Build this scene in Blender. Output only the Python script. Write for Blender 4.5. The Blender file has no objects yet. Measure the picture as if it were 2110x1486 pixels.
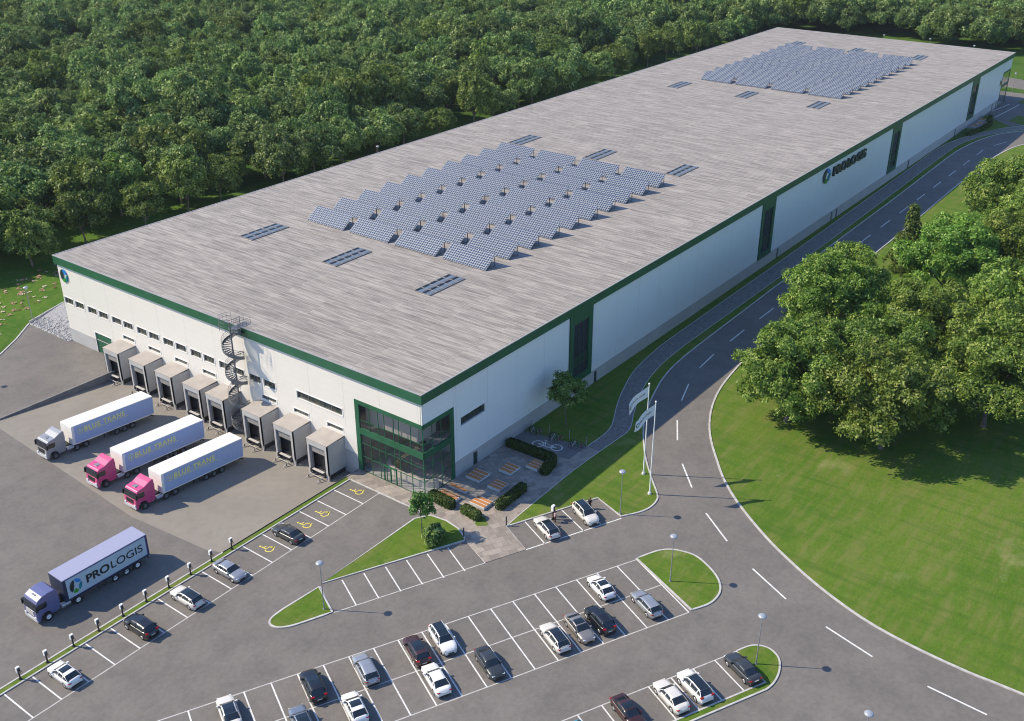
import bpy, bmesh, math, random
import numpy as np
from mathutils import Vector, Matrix
from mathutils.geometry import tessellate_polygon
R = math.radians
scene = bpy.context.scene
col = scene.collection
# ------------------------------------------------------------------ camera
cam_d = bpy.data.cameras.new("camera"); cam = bpy.data.objects.new("camera", cam_d); col.objects.link(cam)
cam_d.sensor_width = 36.0; cam_d.lens = 2167.0 / 2110.0 * 36.0
cam_d.clip_start = 0.5; cam_d.clip_end = 6000
cam.matrix_world = Matrix(((0.600438, 0.358283, -0.714917, -87.5),
                           (-0.799671, 0.269019, -0.5368, -80.275),
                           (0.0, 0.894014, 0.448039, 80.0), (0, 0, 0, 1)))
scene.camera = cam
# ------------------------------------------------------------------ world and sun
SUN_EL, SUN_AZ = 41.6, 121.5        # elevation; direction towards the sun, counter-clockwise from +X
w = bpy.data.worlds.new("World"); scene.world = w; w.use_nodes = True
nt = w.node_tree; nt.nodes.clear()
sky = nt.nodes.new("ShaderNodeTexSky"); sky.sky_type = 'NISHITA'; sky.sun_disc = False
sky.sun_elevation = R(SUN_EL); sky.sun_rotation = R(90 - SUN_AZ)
sky.air_density = 1.3; sky.dust_density = 0.6; sky.ozone_density = 2.5
bg = nt.nodes.new("ShaderNodeBackground"); bg.inputs[1].default_value = 0.125
wo = nt.nodes.new("ShaderNodeOutputWorld")
tn = nt.nodes.new("ShaderNodeMix"); tn.data_type = 'RGBA'; tn.blend_type = 'MULTIPLY'; tn.inputs[0].default_value = 1.0; tn.inputs[7].default_value = (0.84, 1.0, 1.28, 1)
nt.links.new(sky.outputs[0], tn.inputs[6]); nt.links.new(tn.outputs[2], bg.inputs[0]); nt.links.new(bg.outputs[0], wo.inputs[0])
sd = bpy.data.lights.new("sun", 'SUN'); sd.energy = 5.0; sd.angle = R(0.6); sd.color = (1.0, 0.865, 0.65)
sun = bpy.data.objects.new("sun", sd); col.objects.link(sun)
to_sun = Vector((math.cos(R(SUN_AZ)) * math.cos(R(SUN_EL)), math.sin(R(SUN_AZ)) * math.cos(R(SUN_EL)), math.sin(R(SUN_EL))))
sun.rotation_euler = to_sun.to_track_quat('Z', 'Y').to_euler(); sun.location = (0, 0, 150)
scene.view_settings.view_transform = 'Standard'; scene.view_settings.look = 'None'
scene.view_settings.exposure = 0.29; scene.view_settings.gamma = 1.0
scene.cycles.filter_width = 1.05; scene.cycles.max_bounces = 6; scene.cycles.diffuse_bounces = 3; scene.cycles.transparent_max_bounces = 12
scene.cycles.transmission_bounces = 4; scene.cycles.glossy_bounces = 3

# ------------------------------------------------------------------ materials
MATS = {}
def N(t, ty, **kw):
    n = t.nodes.new(ty)
    for k, v in kw.items(): setattr(n, k, v)
    return n
def mat(name, c, rough=0.6, metal=0.0, spec=0.5, emit=None):
    if name in MATS: return MATS[name]
    m = bpy.data.materials.new(name); m.use_nodes = True
    b = m.node_tree.nodes['Principled BSDF']
    b.inputs['Base Color'].default_value = (*c, 1); b.inputs['Roughness'].default_value = rough
    b.inputs['Metallic'].default_value = metal; b.inputs['Specular IOR Level'].default_value = spec
    MATS[name] = m; return m
def noisy(name, c1, c2, scale=1.0, rough=0.85, c3=None, scale2=8.0, bump=0.0, bscale=20.0, obj=False, detail=4, mix2=0.5, metal=0, stretch=(1, 1, 1), spec=0.5, grain=0.0, gscale=3.0):
    """two-scale noise colour in world (or object) space"""
    m = mat(name, c1, rough, metal, spec); t = m.node_tree; b = t.nodes['Principled BSDF']
    if obj: co = N(t, 'ShaderNodeTexCoord').outputs['Object']
    else: co = N(t, 'ShaderNodeNewGeometry').outputs['Position']
    mp = N(t, 'ShaderNodeMapping'); mp.inputs['Scale'].default_value = stretch; t.links.new(co, mp.inputs[0]); co = mp.outputs[0]
    n1 = N(t, 'ShaderNodeTexNoise'); n1.inputs['Scale'].default_value = scale; n1.inputs['Detail'].default_value = detail; t.links.new(co, n1.inputs[0])
    r = N(t, 'ShaderNodeValToRGB'); r.color_ramp.elements[0].position = 0.35; r.color_ramp.elements[1].position = 0.68
    r.color_ramp.elements[0].color = (*c1, 1); r.color_ramp.elements[1].color = (*c2, 1)
    t.links.new(n1.outputs[0], r.inputs[0]); out = r.outputs[0]
    if c3:
        n2 = N(t, 'ShaderNodeTexNoise'); n2.inputs['Scale'].default_value = scale2; n2.inputs['Detail'].default_value = 6; t.links.new(co, n2.inputs[0])
        mx = N(t, 'ShaderNodeMix', data_type='RGBA'); mr = N(t, 'ShaderNodeMapRange')
        mr.inputs[1].default_value = 0.45; mr.inputs[2].default_value = 0.7; mr.inputs[4].default_value = mix2
        t.links.new(n2.outputs[0], mr.inputs[0]); t.links.new(mr.outputs[0], mx.inputs[0]); t.links.new(out, mx.inputs[6]); mx.inputs[7].default_value = (*c3, 1)
        out = mx.outputs[2]
    if grain:
        n4 = N(t, 'ShaderNodeTexNoise'); n4.inputs['Scale'].default_value = gscale; n4.inputs['Detail'].default_value = 3; n4.inputs['Roughness'].default_value = 0.8; t.links.new(co, n4.inputs[0])
        g4 = N(t, 'ShaderNodeMapRange'); g4.inputs[1].default_value = 0.3; g4.inputs[2].default_value = 0.7; g4.inputs[3].default_value = 1 - grain; g4.inputs[4].default_value = 1 + grain; t.links.new(n4.outputs[0], g4.inputs[0])
        m4 = N(t, 'ShaderNodeMix', data_type='RGBA', blend_type='MULTIPLY'); m4.inputs[0].default_value = 1.0; c4 = N(t, 'ShaderNodeCombineXYZ')
        for q_ in range(3): t.links.new(g4.outputs[0], c4.inputs[q_])
        t.links.new(out, m4.inputs[6]); t.links.new(c4.outputs[0], m4.inputs[7]); out = m4.outputs[2]
    t.links.new(out, b.inputs['Base Color'])
    if bump:
        n3 = N(t, 'ShaderNodeTexNoise'); n3.inputs['Scale'].default_value = bscale; n3.inputs['Detail'].default_value = 5; t.links.new(co, n3.inputs[0])
        bp = N(t, 'ShaderNodeBump'); bp.inputs['Strength'].default_value = bump; bp.inputs['Distance'].default_value = 0.05
        t.links.new(n3.outputs[0], bp.inputs['Height']); t.links.new(bp.outputs[0], b.inputs['Normal'])
    return m
ASPH = noisy('asphalt', (0.143, 0.132, 0.122), (0.174, 0.160, 0.147), 0.10, 0.9, (0.112, 0.106, 0.101), 0.33, 0.25, 14.0, detail=10, mix2=0.55, grain=0.12, gscale=1.6)
ROADM = ASPH
CONC = noisy('yard_concrete', (0.225, 0.205, 0.178), (0.262, 0.240, 0.208), 0.12, 0.9, (0.19, 0.172, 0.15), 0.9, 0.15, 10.0, detail=7, mix2=0.4)
KERB = noisy('kerb_stone', (0.40, 0.39, 0.38), (0.52, 0.51, 0.49), 1.5, 0.85)
LINE = noisy('road_paint', (0.60, 0.60, 0.59), (0.78, 0.78, 0.76), 2.2, 0.7, (0.42, 0.41, 0.40), 5.0, mix2=0.6)
YLINE = mat('yellow_paint', (0.72, 0.60, 0.10), 0.7)
GRASS = noisy('mown_grass', (0.070, 0.140, 0.013), (0.104, 0.168, 0.021), 0.045, 0.95, (0.135, 0.168, 0.034), 0.55, 0.5, 9.0, detail=9, mix2=0.5, stretch=(0.6, 1.0, 1), spec=0.15, grain=0.16, gscale=2.6)
def lawn_wear(m):
    '''dry streaks and a few pale worn patches over the mown grass'''
    t = m.node_tree; b = t.nodes['Principled BSDF']; src = b.inputs['Base Color'].links[0].from_socket; g = N(t, 'ShaderNodeNewGeometry')
    for sc, st, rot, lo, hi, f, c in ((0.5, (0.25, 1.6, 1), 35, 0.46, 0.66, 0.75, (0.158, 0.168, 0.050)), (0.45, (1.5, 0.22, 1), 20, 0.48, 0.68, 0.6, (0.046, 0.115, 0.012)), (0.085, (1, 1.3, 1), 0, 0.61, 0.70, 0.45, (0.28, 0.27, 0.13))):
        mp = N(t, 'ShaderNodeMapping'); mp.inputs['Scale'].default_value = st; mp.inputs['Rotation'].default_value = (0, 0, R(rot)); mp.inputs['Location'].default_value = (3.7, 11.3, 0); t.links.new(g.outputs['Position'], mp.inputs[0])
        n = N(t, 'ShaderNodeTexNoise'); n.inputs['Scale'].default_value = sc; n.inputs['Detail'].default_value = 7; n.inputs['Roughness'].default_value = 0.62; t.links.new(mp.outputs[0], n.inputs[0])
        r = N(t, 'ShaderNodeMapRange'); r.inputs[1].default_value = lo; r.inputs[2].default_value = hi; r.inputs[4].default_value = f; t.links.new(n.outputs[0], r.inputs[0])
        x = N(t, 'ShaderNodeMix', data_type='RGBA'); t.links.new(r.outputs[0], x.inputs[0]); t.links.new(src, x.inputs[6]); x.inputs[7].default_value = (*c, 1); src = x.outputs[2]
    t.links.new(src, b.inputs['Base Color'])
lawn_wear(GRASS)
MEADOW = noisy('meadow_grass', (0.045, 0.115, 0.012), (0.085, 0.165, 0.018), 0.09, 0.95, (0.13, 0.18, 0.035), 0.8, 0.6, 5.0, detail=9, mix2=0.5, spec=0.15)
STONE = noisy('concrete_wall', (0.17, 0.165, 0.16), (0.23, 0.225, 0.22), 0.8, 0.85, (0.13, 0.13, 0.125), 3.0)
GRAV = noisy('crushed_stone', (0.26, 0.26, 0.265), (0.46, 0.46, 0.47), 3.0, 0.9, (0.15, 0.15, 0.16), 6.0, 0.8, 8.0, mix2=0.8)
WHITE = mat('white_metal', (0.78, 0.78, 0.77), 0.35)
GREYM = mat('grey_metal', (0.32, 0.33, 0.35), 0.4, 0.4)
GALV = mat('galvanised_steel', (0.17, 0.175, 0.185), 0.5, 0.3)
BLACKM = mat('black_plastic', (0.012, 0.012, 0.014), 0.45)
RUB = mat('rubber', (0.018, 0.018, 0.018), 0.85)
DGLASS = mat('car_glass', (0.012, 0.018, 0.024), 0.06, 0.0, 0.9)
GREEN = noisy('green_sheet_metal', (0.014, 0.095, 0.045), (0.018, 0.108, 0.052), 0.5, 0.42, (0.03, 0.15, 0.08), 0.25, mix2=0.35)
GREEND = mat('green_frame', (0.008, 0.115, 0.05), 0.4)

def paving_mat(name, c1, c2, mortar, bw, bh, scale=1.0, rot=0.0, bump=0.2, noise=0.25):
    m = mat(name, c1, 0.85); t = m.node_tree; b = t.nodes['Principled BSDF']
    g = N(t, 'ShaderNodeNewGeometry'); mp = N(t, 'ShaderNodeMapping'); mp.inputs['Rotation'].default_value = (0, 0, rot)
    t.links.new(g.outputs['Position'], mp.inputs[0])
    br = N(t, 'ShaderNodeTexBrick'); br.inputs['Scale'].default_value = scale; br.inputs['Brick Width'].default_value = bw; br.inputs['Row Height'].default_value = bh
    br.inputs['Mortar Size'].default_value = 0.012; br.inputs['Color1'].default_value = (*c1, 1); br.inputs['Color2'].default_value = (*c2, 1); br.inputs['Mortar'].default_value = (*mortar, 1)
    t.links.new(mp.outputs[0], br.inputs[0])
    nn = N(t, 'ShaderNodeTexNoise'); nn.inputs['Scale'].default_value = 1.3; nn.inputs['Detail'].default_value = 6; t.links.new(g.outputs['Position'], nn.inputs[0])
    mx = N(t, 'ShaderNodeMix', data_type='RGBA', blend_type='MULTIPLY'); mx.inputs[0].default_value = noise * 2
    t.links.new(br.outputs[0], mx.inputs[6])
    rr = N(t, 'ShaderNodeValToRGB'); rr.color_ramp.elements[0].color = (0.62, 0.62, 0.62, 1); rr.color_ramp.elements[1].color = (1.15, 1.15, 1.15, 1)
    rr.color_ramp.elements[0].position = 0.3; rr.color_ramp.elements[1].position = 0.7
    t.links.new(nn.outputs[0], rr.inputs[0]); t.links.new(rr.outputs[0], mx.inputs[7]); t.links.new(mx.outputs[2], b.inputs['Base Color'])
    return m
PAVE = paving_mat('paving_slabs', (0.36, 0.315, 0.272), (0.23, 0.20, 0.175), (0.15, 0.135, 0.12), 1.0, 0.8, 0.8, R(30))
PATHM = paving_mat('path_blocks', (0.23, 0.215, 0.20), (0.165, 0.155, 0.145), (0.10, 0.10, 0.10), 0.7, 0.45, 1.6, R(12))

def roof_mat():
    """long lapped sheets running across the roof"""
    m = mat('roof_sheets', (0.3, 0.29, 0.28), 0.75); t = m.node_tree; b = t.nodes['Principled BSDF']
    g = N(t, 'ShaderNodeNewGeometry'); mp = N(t, 'ShaderNodeMapping'); mp.inputs['Rotation'].default_value = (0, 0, R(90))
    t.links.new(g.outputs['Position'], mp.inputs[0])
    outs = []
    for (bw, bh, c1, c2, off) in ((9.0, 0.85, (0.325, 0.298, 0.271), (0.215, 0.196, 0.178), 0.37), (7.0, 0.48, (0.335, 0.306, 0.278), (0.21, 0.191, 0.174), 0.61)):
        br = N(t, 'ShaderNodeTexBrick', offset=off, offset_frequency=1, squash=0.8, squash_frequency=3)
        br.inputs['Scale'].default_value = 1.0; br.inputs['Brick Width'].default_value = bw; br.inputs['Row Height'].default_value = bh
        br.inputs['Mortar Size'].default_value = 0.045; br.inputs['Mortar Smooth'].default_value = 0.6
        br.inputs['Color1'].default_value = (*c1, 1); br.inputs['Color2'].default_value = (*c2, 1); br.inputs['Mortar'].default_value = (0.49, 0.45, 0.41, 1)
        t.links.new(mp.outputs[0], br.inputs[0]); outs.append(br.outputs[0])
    mx = N(t, 'ShaderNodeMix', data_type='RGBA'); mx.inputs[0].default_value = 0.25
    t.links.new(outs[0], mx.inputs[6]); t.links.new(outs[1], mx.inputs[7])
    nn = N(t, 'ShaderNodeTexNoise'); nn.inputs['Scale'].default_value = 1.0; nn.inputs['Detail'].default_value = 3; nn.inputs['Roughness'].default_value = 0.6
    mp2 = N(t, 'ShaderNodeMapping'); mp2.inputs['Scale'].default_value = (1.9, 0.22, 1); t.links.new(g.outputs['Position'], mp2.inputs[0]); t.links.new(mp2.outputs[0], nn.inputs[0])
    rr = N(t, 'ShaderNodeValToRGB'); rr.color_ramp.elements[0].color = (0.74, 0.735, 0.73, 1); rr.color_ramp.elements[1].color = (1.16, 1.15, 1.14, 1)
    rr.color_ramp.elements[0].position = 0.36; rr.color_ramp.elements[1].position = 0.62
    t.links.new(nn.outputs[0], rr.inputs[0])
    m2 = N(t, 'ShaderNodeMix', data_type='RGBA', blend_type='MULTIPLY'); m2.inputs[0].default_value = 1.0
    t.links.new(mx.outputs[2], m2.inputs[6]); t.links.new(rr.outputs[0], m2.inputs[7]); t.links.new(m2.outputs[2], b.inputs['Base Color'])
    return m
ROOF = roof_mat()
def wall_mat(name, c, seam=6.85, off=0.0, axis='Y', rough=0.45, rowh=1.1):
    """sandwich panels: vertical joints every bay, faint horizontal joints"""
    m = mat(name, c, rough); t = m.node_tree; b = t.nodes['Principled BSDF']
    g = N(t, 'ShaderNodeNewGeometry'); sx = N(t, 'ShaderNodeSeparateXYZ'); t.links.new(g.outputs['Position'], sx.inputs[0])
    def line(sock, period, offset, width):
        a = N(t, 'ShaderNodeMath', operation='ADD'); a.inputs[1].default_value = offset; t.links.new(sock, a.inputs[0])
        d = N(t, 'ShaderNodeMath', operation='DIVIDE'); d.inputs[1].default_value = period; t.links.new(a.outputs[0], d.inputs[0])
        f = N(t, 'ShaderNodeMath', operation='FRACT'); t.links.new(d.outputs[0], f.inputs[0])
        l = N(t, 'ShaderNodeMath', operation='LESS_THAN'); l.inputs[1].default_value = width / period; t.links.new(f.outputs[0], l.inputs[0])
        return l.outputs[0]
    v = line(sx.outputs[axis], seam, off, 0.07); h = line(sx.outputs['Z'], rowh, 0.2, 0.03)
    s = N(t, 'ShaderNodeMath', operation='MULTIPLY_ADD'); s.inputs[1].default_value = 0.5; t.links.new(h, s.inputs[0]); t.links.new(v, s.inputs[2])
    nn = N(t, 'ShaderNodeTexNoise'); nn.inputs['Scale'].default_value = 0.25; nn.inputs['Detail'].default_value = 5; t.links.new(g.outputs['Position'], nn.inputs[0])
    rr = N(t, 'ShaderNodeValToRGB'); rr.color_ramp.elements[0].color = (*[x * 0.93 for x in c], 1); rr.color_ramp.elements[1].color = (*c, 1)
    t.links.new(nn.outputs[0], rr.inputs[0])
    mx = N(t, 'ShaderNodeMix', data_type='RGBA', clamp_factor=True); mr = N(t, 'ShaderNodeMath', operation='MULTIPLY'); mr.inputs[1].default_value = 0.35
    t.links.new(s.outputs[0], mr.inputs[0]); t.links.new(mr.outputs[0], mx.inputs[0]); t.links.new(rr.outputs[0], mx.inputs[6]); mx.inputs[7].default_value = (0.35, 0.36, 0.38, 1)
    t.links.new(mx.outputs[2], b.inputs['Base Color'])
    bp = N(t, 'ShaderNodeBump'); bp.inputs['Strength'].default_value = 0.6; bp.inputs['Distance'].default_value = 0.03; bp.invert = True
    t.links.new(s.outputs[0], bp.inputs['Height']); t.links.new(bp.outputs[0], b.inputs['Normal'])
    return m
WALLF = wall_mat('front_panels', (0.78, 0.745, 0.69), off=-0.6)
WALLS = wall_mat('side_panels', (0.83, 0.85, 0.86), seam=6.85, axis='X', rough=0.33)
PLINTH = noisy('plinth_concrete', (0.40, 0.40, 0.40), (0.45, 0.45, 0.45), 0.3, 0.7)

def glass_mat(name, tint=(0.88, 0.90, 0.90), refl=0.5):
    m = bpy.data.materials.new(name); m.use_nodes = True; t = m.node_tree; t.nodes.clear()
    o = N(t, 'ShaderNodeOutputMaterial'); tr = N(t, 'ShaderNodeBsdfTransparent'); tr.inputs[0].default_value = (*tint, 1)
    gl = N(t, 'ShaderNodeBsdfGlossy'); gl.inputs['Roughness'].default_value = 0.02
    fr = N(t, 'ShaderNodeLayerWeight'); fr.inputs[0].default_value = 0.5; pw = N(t, 'ShaderNodeMath', operation='POWER'); pw.inputs[1].default_value = 4.0; t.links.new(fr.outputs['Facing'], pw.inputs[0])
    mu = N(t, 'ShaderNodeMath', operation='MULTIPLY_ADD'); mu.inputs[1].default_value = 0.8; mu.inputs[2].default_value = 0.07; t.links.new(pw.outputs[0], mu.inputs[0])
    mx = N(t, 'ShaderNodeMixShader'); t.links.new(mu.outputs[0], mx.inputs[0]); t.links.new(tr.outputs[0], mx.inputs[1]); t.links.new(gl.outputs[0], mx.inputs[2])
    t.links.new(mx.outputs[0], o.inputs[0]); return m
GLASS = glass_mat('facade_glass')
WPANE = noisy('window_pane', (0.02, 0.03, 0.03), (0.10, 0.085, 0.075), 1.6, 0.08, (0.03, 0.08, 0.05), 2.5, obj=False, mix2=0.6, spec=0.7)  # green and brown mottling paints reflections into the pane colour

def leaf_mat(name, c1, c2, c3, trans=0.36):
    """leaf colour varies leaf by leaf (attribute) and tree by tree"""
    m = bpy.data.materials.new(name); m.use_nodes = True; t = m.node_tree; t.nodes.clear()
    o = N(t, 'ShaderNodeOutputMaterial'); a = N(t, 'ShaderNodeAttribute', attribute_name='tint')
    r = N(t, 'ShaderNodeValToRGB'); e = r.color_ramp.elements; e[0].color = (*c1, 1); e[1].color = (*c3, 1); k = e.new(0.5); k.color = (*c2, 1)
    t.links.new(a.outputs['Fac'], r.inputs[0])
    oi = N(t, 'ShaderNodeObjectInfo'); hs = N(t, 'ShaderNodeHueSaturation')
    h = N(t, 'ShaderNodeMapRange'); h.inputs[3].default_value = 0.490; h.inputs[4].default_value = 0.512; t.links.new(oi.outputs['Random'], h.inputs[0]); t.links.new(h.outputs[0], hs.inputs['Hue'])
    v = N(t, 'ShaderNodeMath', operation='MULTIPLY'); v.inputs[1].default_value = 7.31; t.links.new(oi.outputs['Random'], v.inputs[0])
    f = N(t, 'ShaderNodeMath', operation='FRACT'); t.links.new(v.outputs[0], f.inputs[0])
    vr = N(t, 'ShaderNodeMapRange'); vr.inputs[3].default_value = 0.78; vr.inputs[4].default_value = 1.25; t.links.new(f.outputs[0], vr.inputs[0]); t.links.new(vr.outputs[0], hs.inputs['Value'])
    t.links.new(r.outputs[0], hs.inputs['Color'])
    d = N(t, 'ShaderNodeBsdfDiffuse'); tl = N(t, 'ShaderNodeBsdfTranslucent'); g = N(t, 'ShaderNodeBsdfGlossy'); g.inputs['Roughness'].default_value = 0.45
    t.links.new(hs.outputs[0], d.inputs[0]); t.links.new(hs.outputs[0], tl.inputs[0])
    x = N(t, 'ShaderNodeMixShader'); x.inputs[0].default_value = trans; t.links.new(d.outputs[0], x.inputs[1]); t.links.new(tl.outputs[0], x.inputs[2])
    y = N(t, 'ShaderNodeMixShader'); y.inputs[0].default_value = 0.02; t.links.new(x.outputs[0], y.inputs[1]); t.links.new(g.outputs[0], y.inputs[2])
    t.links.new(y.outputs[0], o.inputs[0]); return m
LEAF = {  # random leaf tone; wide tree ramps also paint sun sparkle and dark gaps
 'dark': leaf_mat('leaf_dark', (0.058, 0.122, 0.034), (0.180, 0.285, 0.076), (0.480, 0.580, 0.220)),
 'mid': leaf_mat('leaf_mid', (0.070, 0.140, 0.026), (0.190, 0.285, 0.060), (0.450, 0.530, 0.170)),
 'olive': leaf_mat('leaf_olive', (0.066, 0.118, 0.024), (0.150, 0.215, 0.048), (0.285, 0.345, 0.095)),
 'hero': leaf_mat('leaf_hero', (0.075, 0.145, 0.022), (0.205, 0.310, 0.052), (0.460, 0.530, 0.150)),
 'herolime': leaf_mat('leaf_hero_lime', (0.070, 0.160, 0.020), (0.175, 0.310, 0.048), (0.390, 0.500, 0.125)),
 'fresh': leaf_mat('leaf_fresh', (0.060, 0.170, 0.035), (0.110, 0.260, 0.060), (0.170, 0.330, 0.090)),
 'hedge': leaf_mat('leaf_hedge', (0.030, 0.060, 0.010), (0.060, 0.100, 0.016), (0.105, 0.140, 0.028), 0.1),
}
BARK = noisy('bark', (0.10, 0.085, 0.07), (0.17, 0.15, 0.13), 3.0, 0.95)

# ------------------------------------------------------------------ mesh helpers
class MB:
    def __init__(s): s.v = []; s.f = []; s.m = []; s.sm = []
    def add(s, vs, fs, mi=0, smooth=False):
        o = len(s.v); s.v += [tuple(v) for v in vs]
        for f in fs: s.f.append([i + o for i in f]); s.m.append(mi); s.sm.append(smooth)
    def box(s, x0, x1, y0, y1, z0, z1, mi=0):
        if x0 > x1: x0, x1 = x1, x0
        if y0 > y1: y0, y1 = y1, y0
        vs = [(x, y, z) for z in (z0, z1) for y in (y0, y1) for x in (x0, x1)]
        s.add(vs, [(0, 2, 3, 1), (4, 5, 7, 6), (0, 1, 5, 4), (2, 6, 7, 3), (0, 4, 6, 2), (1, 3, 7, 5)], mi)
    def obox(s, c, d, hl, hw, z0, z1, mi=0):
        """box about c along unit direction d"""
        n = (-d[1], d[0]); vs = []
        for z in (z0, z1):
            for a, b in ((-1, -1), (1, -1), (1, 1), (-1, 1)):
                vs.append((c[0] + d[0] * hl * a + n[0] * hw * b, c[1] + d[1] * hl * a + n[1] * hw * b, z))
        s.add(vs, [(3, 2, 1, 0), (4, 5, 6, 7), (0, 1, 5, 4), (1, 2, 6, 5), (2, 3, 7, 6), (3, 0, 4, 7)], mi)
    def cyl(s, p0, p1, r0, r1=None, n=10, mi=0, caps=True, smooth=True):
        r1 = r0 if r1 is None else r1; p0 = Vector(p0); p1 = Vector(p1); d = (p1 - p0).normalized()
        a = d.orthogonal().normalized(); b = d.cross(a); vs = []
        for p, r in ((p0, r0), (p1, r1)):
            for i in range(n): t = 2 * math.pi * i / n; vs.append(p + a * r * math.cos(t) + b * r * math.sin(t))
        s.add(vs, [(i, (i + 1) % n, n + (i + 1) % n, n + i) for i in range(n)], mi, smooth)
        if caps: s.add(vs[:n], [list(range(n))[::-1]], mi); s.add(vs[n:], [list(range(n))], mi)
    def tube(s, pts, r, n=6, mi=0, closed=False):
        pts = [Vector(p) for p in pts]; k = len(pts)
        rr = r if isinstance(r, (list, tuple)) else [r] * k; vs = []; up = Vector((0, 0, 1))
        for i, p in enumerate(pts):
            a = pts[(i + 1) % k] if (closed or i < k - 1) else p; b = pts[i - 1] if (closed or i > 0) else p
            d = (a - b).normalized(); u = up if abs(d.z) < 0.95 else Vector((1, 0, 0))
            x = d.cross(u).normalized(); y = d.cross(x)
            for j in range(n): t = 2 * math.pi * j / n; vs.append(p + x * rr[i] * math.cos(t) + y * rr[i] * math.sin(t))
        fs = []
        for i in range(k if closed else k - 1):
            o = i * n; q = ((i + 1) % k) * n
            fs += [(o + j, o + (j + 1) % n, q + (j + 1) % n, q + j) for j in range(n)]
        s.add(vs, fs, mi, True)
    def prism(s, prof, y0, y1, mi=0):
        """profile in x,z extruded along y"""
        n = len(prof); vs = [(x, y0, z) for x, z in prof] + [(x, y1, z) for x, z in prof]
        s.add(vs, [list(range(n)), list(range(2 * n - 1, n - 1, -1))] + [(i, n + i, n + (i + 1) % n, (i + 1) % n) for i in range(n)], mi)
    def poly(s, pts, z, mi=0, holes=()):
        loops = [[Vector((p[0], p[1], 0)) for p in pts]] + [[Vector((p[0], p[1], 0)) for p in h] for h in holes]
        tri = tessellate_polygon(loops); flat = [p for l in loops for p in l]
        vs = [(p.x, p.y, z) for p in flat]; fs = []
        for a, b, c in tri:
            A, B, C_ = flat[a], flat[b], flat[c]
            cr = (B.x - A.x) * (C_.y - A.y) - (B.y - A.y) * (C_.x - A.x)
            if abs(cr) > 1e-7: fs.append((a, b, c) if cr > 0 else (a, c, b))
        s.add(vs, fs, mi)
    def slab(s, pts, z0, z1, mi=0):
        s.poly(pts, z1, mi); n = len(pts)
        vs = [(p[0], p[1], z0) for p in pts] + [(p[0], p[1], z1) for p in pts]
        s.add(vs, [(i, (i + 1) % n, n + (i + 1) % n, n + i) for i in range(n)], mi)
    def lathe(s, prof, n=16, mi=0, c=(0, 0)):
        vs = []; k = len(prof)
        for r, z in prof:
            for i in range(n): t = 2 * math.pi * i / n; vs.append((c[0] + r * math.cos(t), c[1] + r * math.sin(t), z))
        s.add(vs, [(a * n + i, a * n + (i + 1) % n, (a + 1) * n + (i + 1) % n, (a + 1) * n + i) for a in range(k - 1) for i in range(n)], mi, True)
    def mesh(s, name, mats, recalc=True, bevel=0.0):
        me = bpy.data.meshes.new(name); me.from_pydata(s.v, [], s.f)
        for m in (mats if isinstance(mats, (list, tuple)) else [mats]): me.materials.append(m)
        me.polygons.foreach_set('material_index', s.m); me.polygons.foreach_set('use_smooth', s.sm)
        if recalc or bevel:
            bm = bmesh.new(); bm.from_mesh(me)
            if bevel:
                bmesh.ops.remove_doubles(bm, verts=bm.verts, dist=1e-5)
                es = [e for e in bm.edges if len(e.link_faces) == 2 and e.calc_face_angle(0) > 0.5]
                bmesh.ops.bevel(bm, geom=es, offset=bevel, segments=2, affect='EDGES', profile=0.6)
            bmesh.ops.recalc_face_normals(bm, faces=bm.faces); bm.to_mesh(me); bm.free()
        me.update(); return me
    def build(s, name, mats, parent=None, recalc=True, bevel=0.0, **tags):
        return link(name, s.mesh(name, mats, recalc, bevel), parent, **tags)
def link(name, me, parent=None, **tags):
    o = bpy.data.objects.new(name, me); col.objects.link(o)
    if parent: o.parent = parent
    for k, v in tags.items(): o[k] = v
    return o
def empty(name, loc, rz=0.0, label=None, cat=None, group=None, scale=None):
    o = bpy.data.objects.new(name, None); o.empty_display_size = 0.3; col.objects.link(o); o.location = loc; o.rotation_euler = (0, 0, rz)
    if scale: o.scale = (scale,) * 3 if not isinstance(scale, tuple) else scale
    if label: o['label'] = label
    if cat: o['category'] = cat
    if group: o['group'] = group
    return o
CH = {}
def copy_tree(o, parent=None):
    c = o.copy(); col.objects.link(c); c.parent = parent
    for ch in list(o.children): copy_tree(ch, c)
    return c
def retag(o, label, group=None, cat=None):
    o['label'] = label
    if group: o['group'] = group
    if cat: o['category'] = cat
def text_mesh(s, size, mats, depth=0.02, bold=0.0, align='LEFT', shear=0.0, spacing=1.0):
    cu = bpy.data.curves.new('lettering', 'FONT'); cu.body = s; cu.size = size; cu.extrude = depth; cu.offset = bold; cu.align_x = align; cu.shear = shear; cu.space_character = spacing
    ob = bpy.data.objects.new('lettering_tmp', cu); col.objects.link(ob)
    dg = bpy.context.evaluated_depsgraph_get(); dg.update()
    me = bpy.data.meshes.new_from_object(ob.evaluated_get(dg)); bpy.data.objects.remove(ob); me.materials.clear(); me.materials.append(mats); return me
def curve_pts(pts, sub=4):
    """Catmull-Rom through the points"""
    out = []; n = len(pts)
    for i in range(n - 1):
        p0 = pts[max(i - 1, 0)]; p1 = pts[i]; p2 = pts[i + 1]; p3 = pts[min(i + 2, n - 1)]
        for k in range(sub):
            t = k / sub
            out.append(tuple(0.5 * (2 * p1[j] + (p2[j] - p0[j]) * t + (2 * p0[j] - 5 * p1[j] + 4 * p2[j] - p3[j]) * t * t + (3 * p1[j] - p0[j] - 3 * p2[j] + p3[j]) * t ** 3) for j in (0, 1)))
    out.append(tuple(pts[-1])); return out
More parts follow.
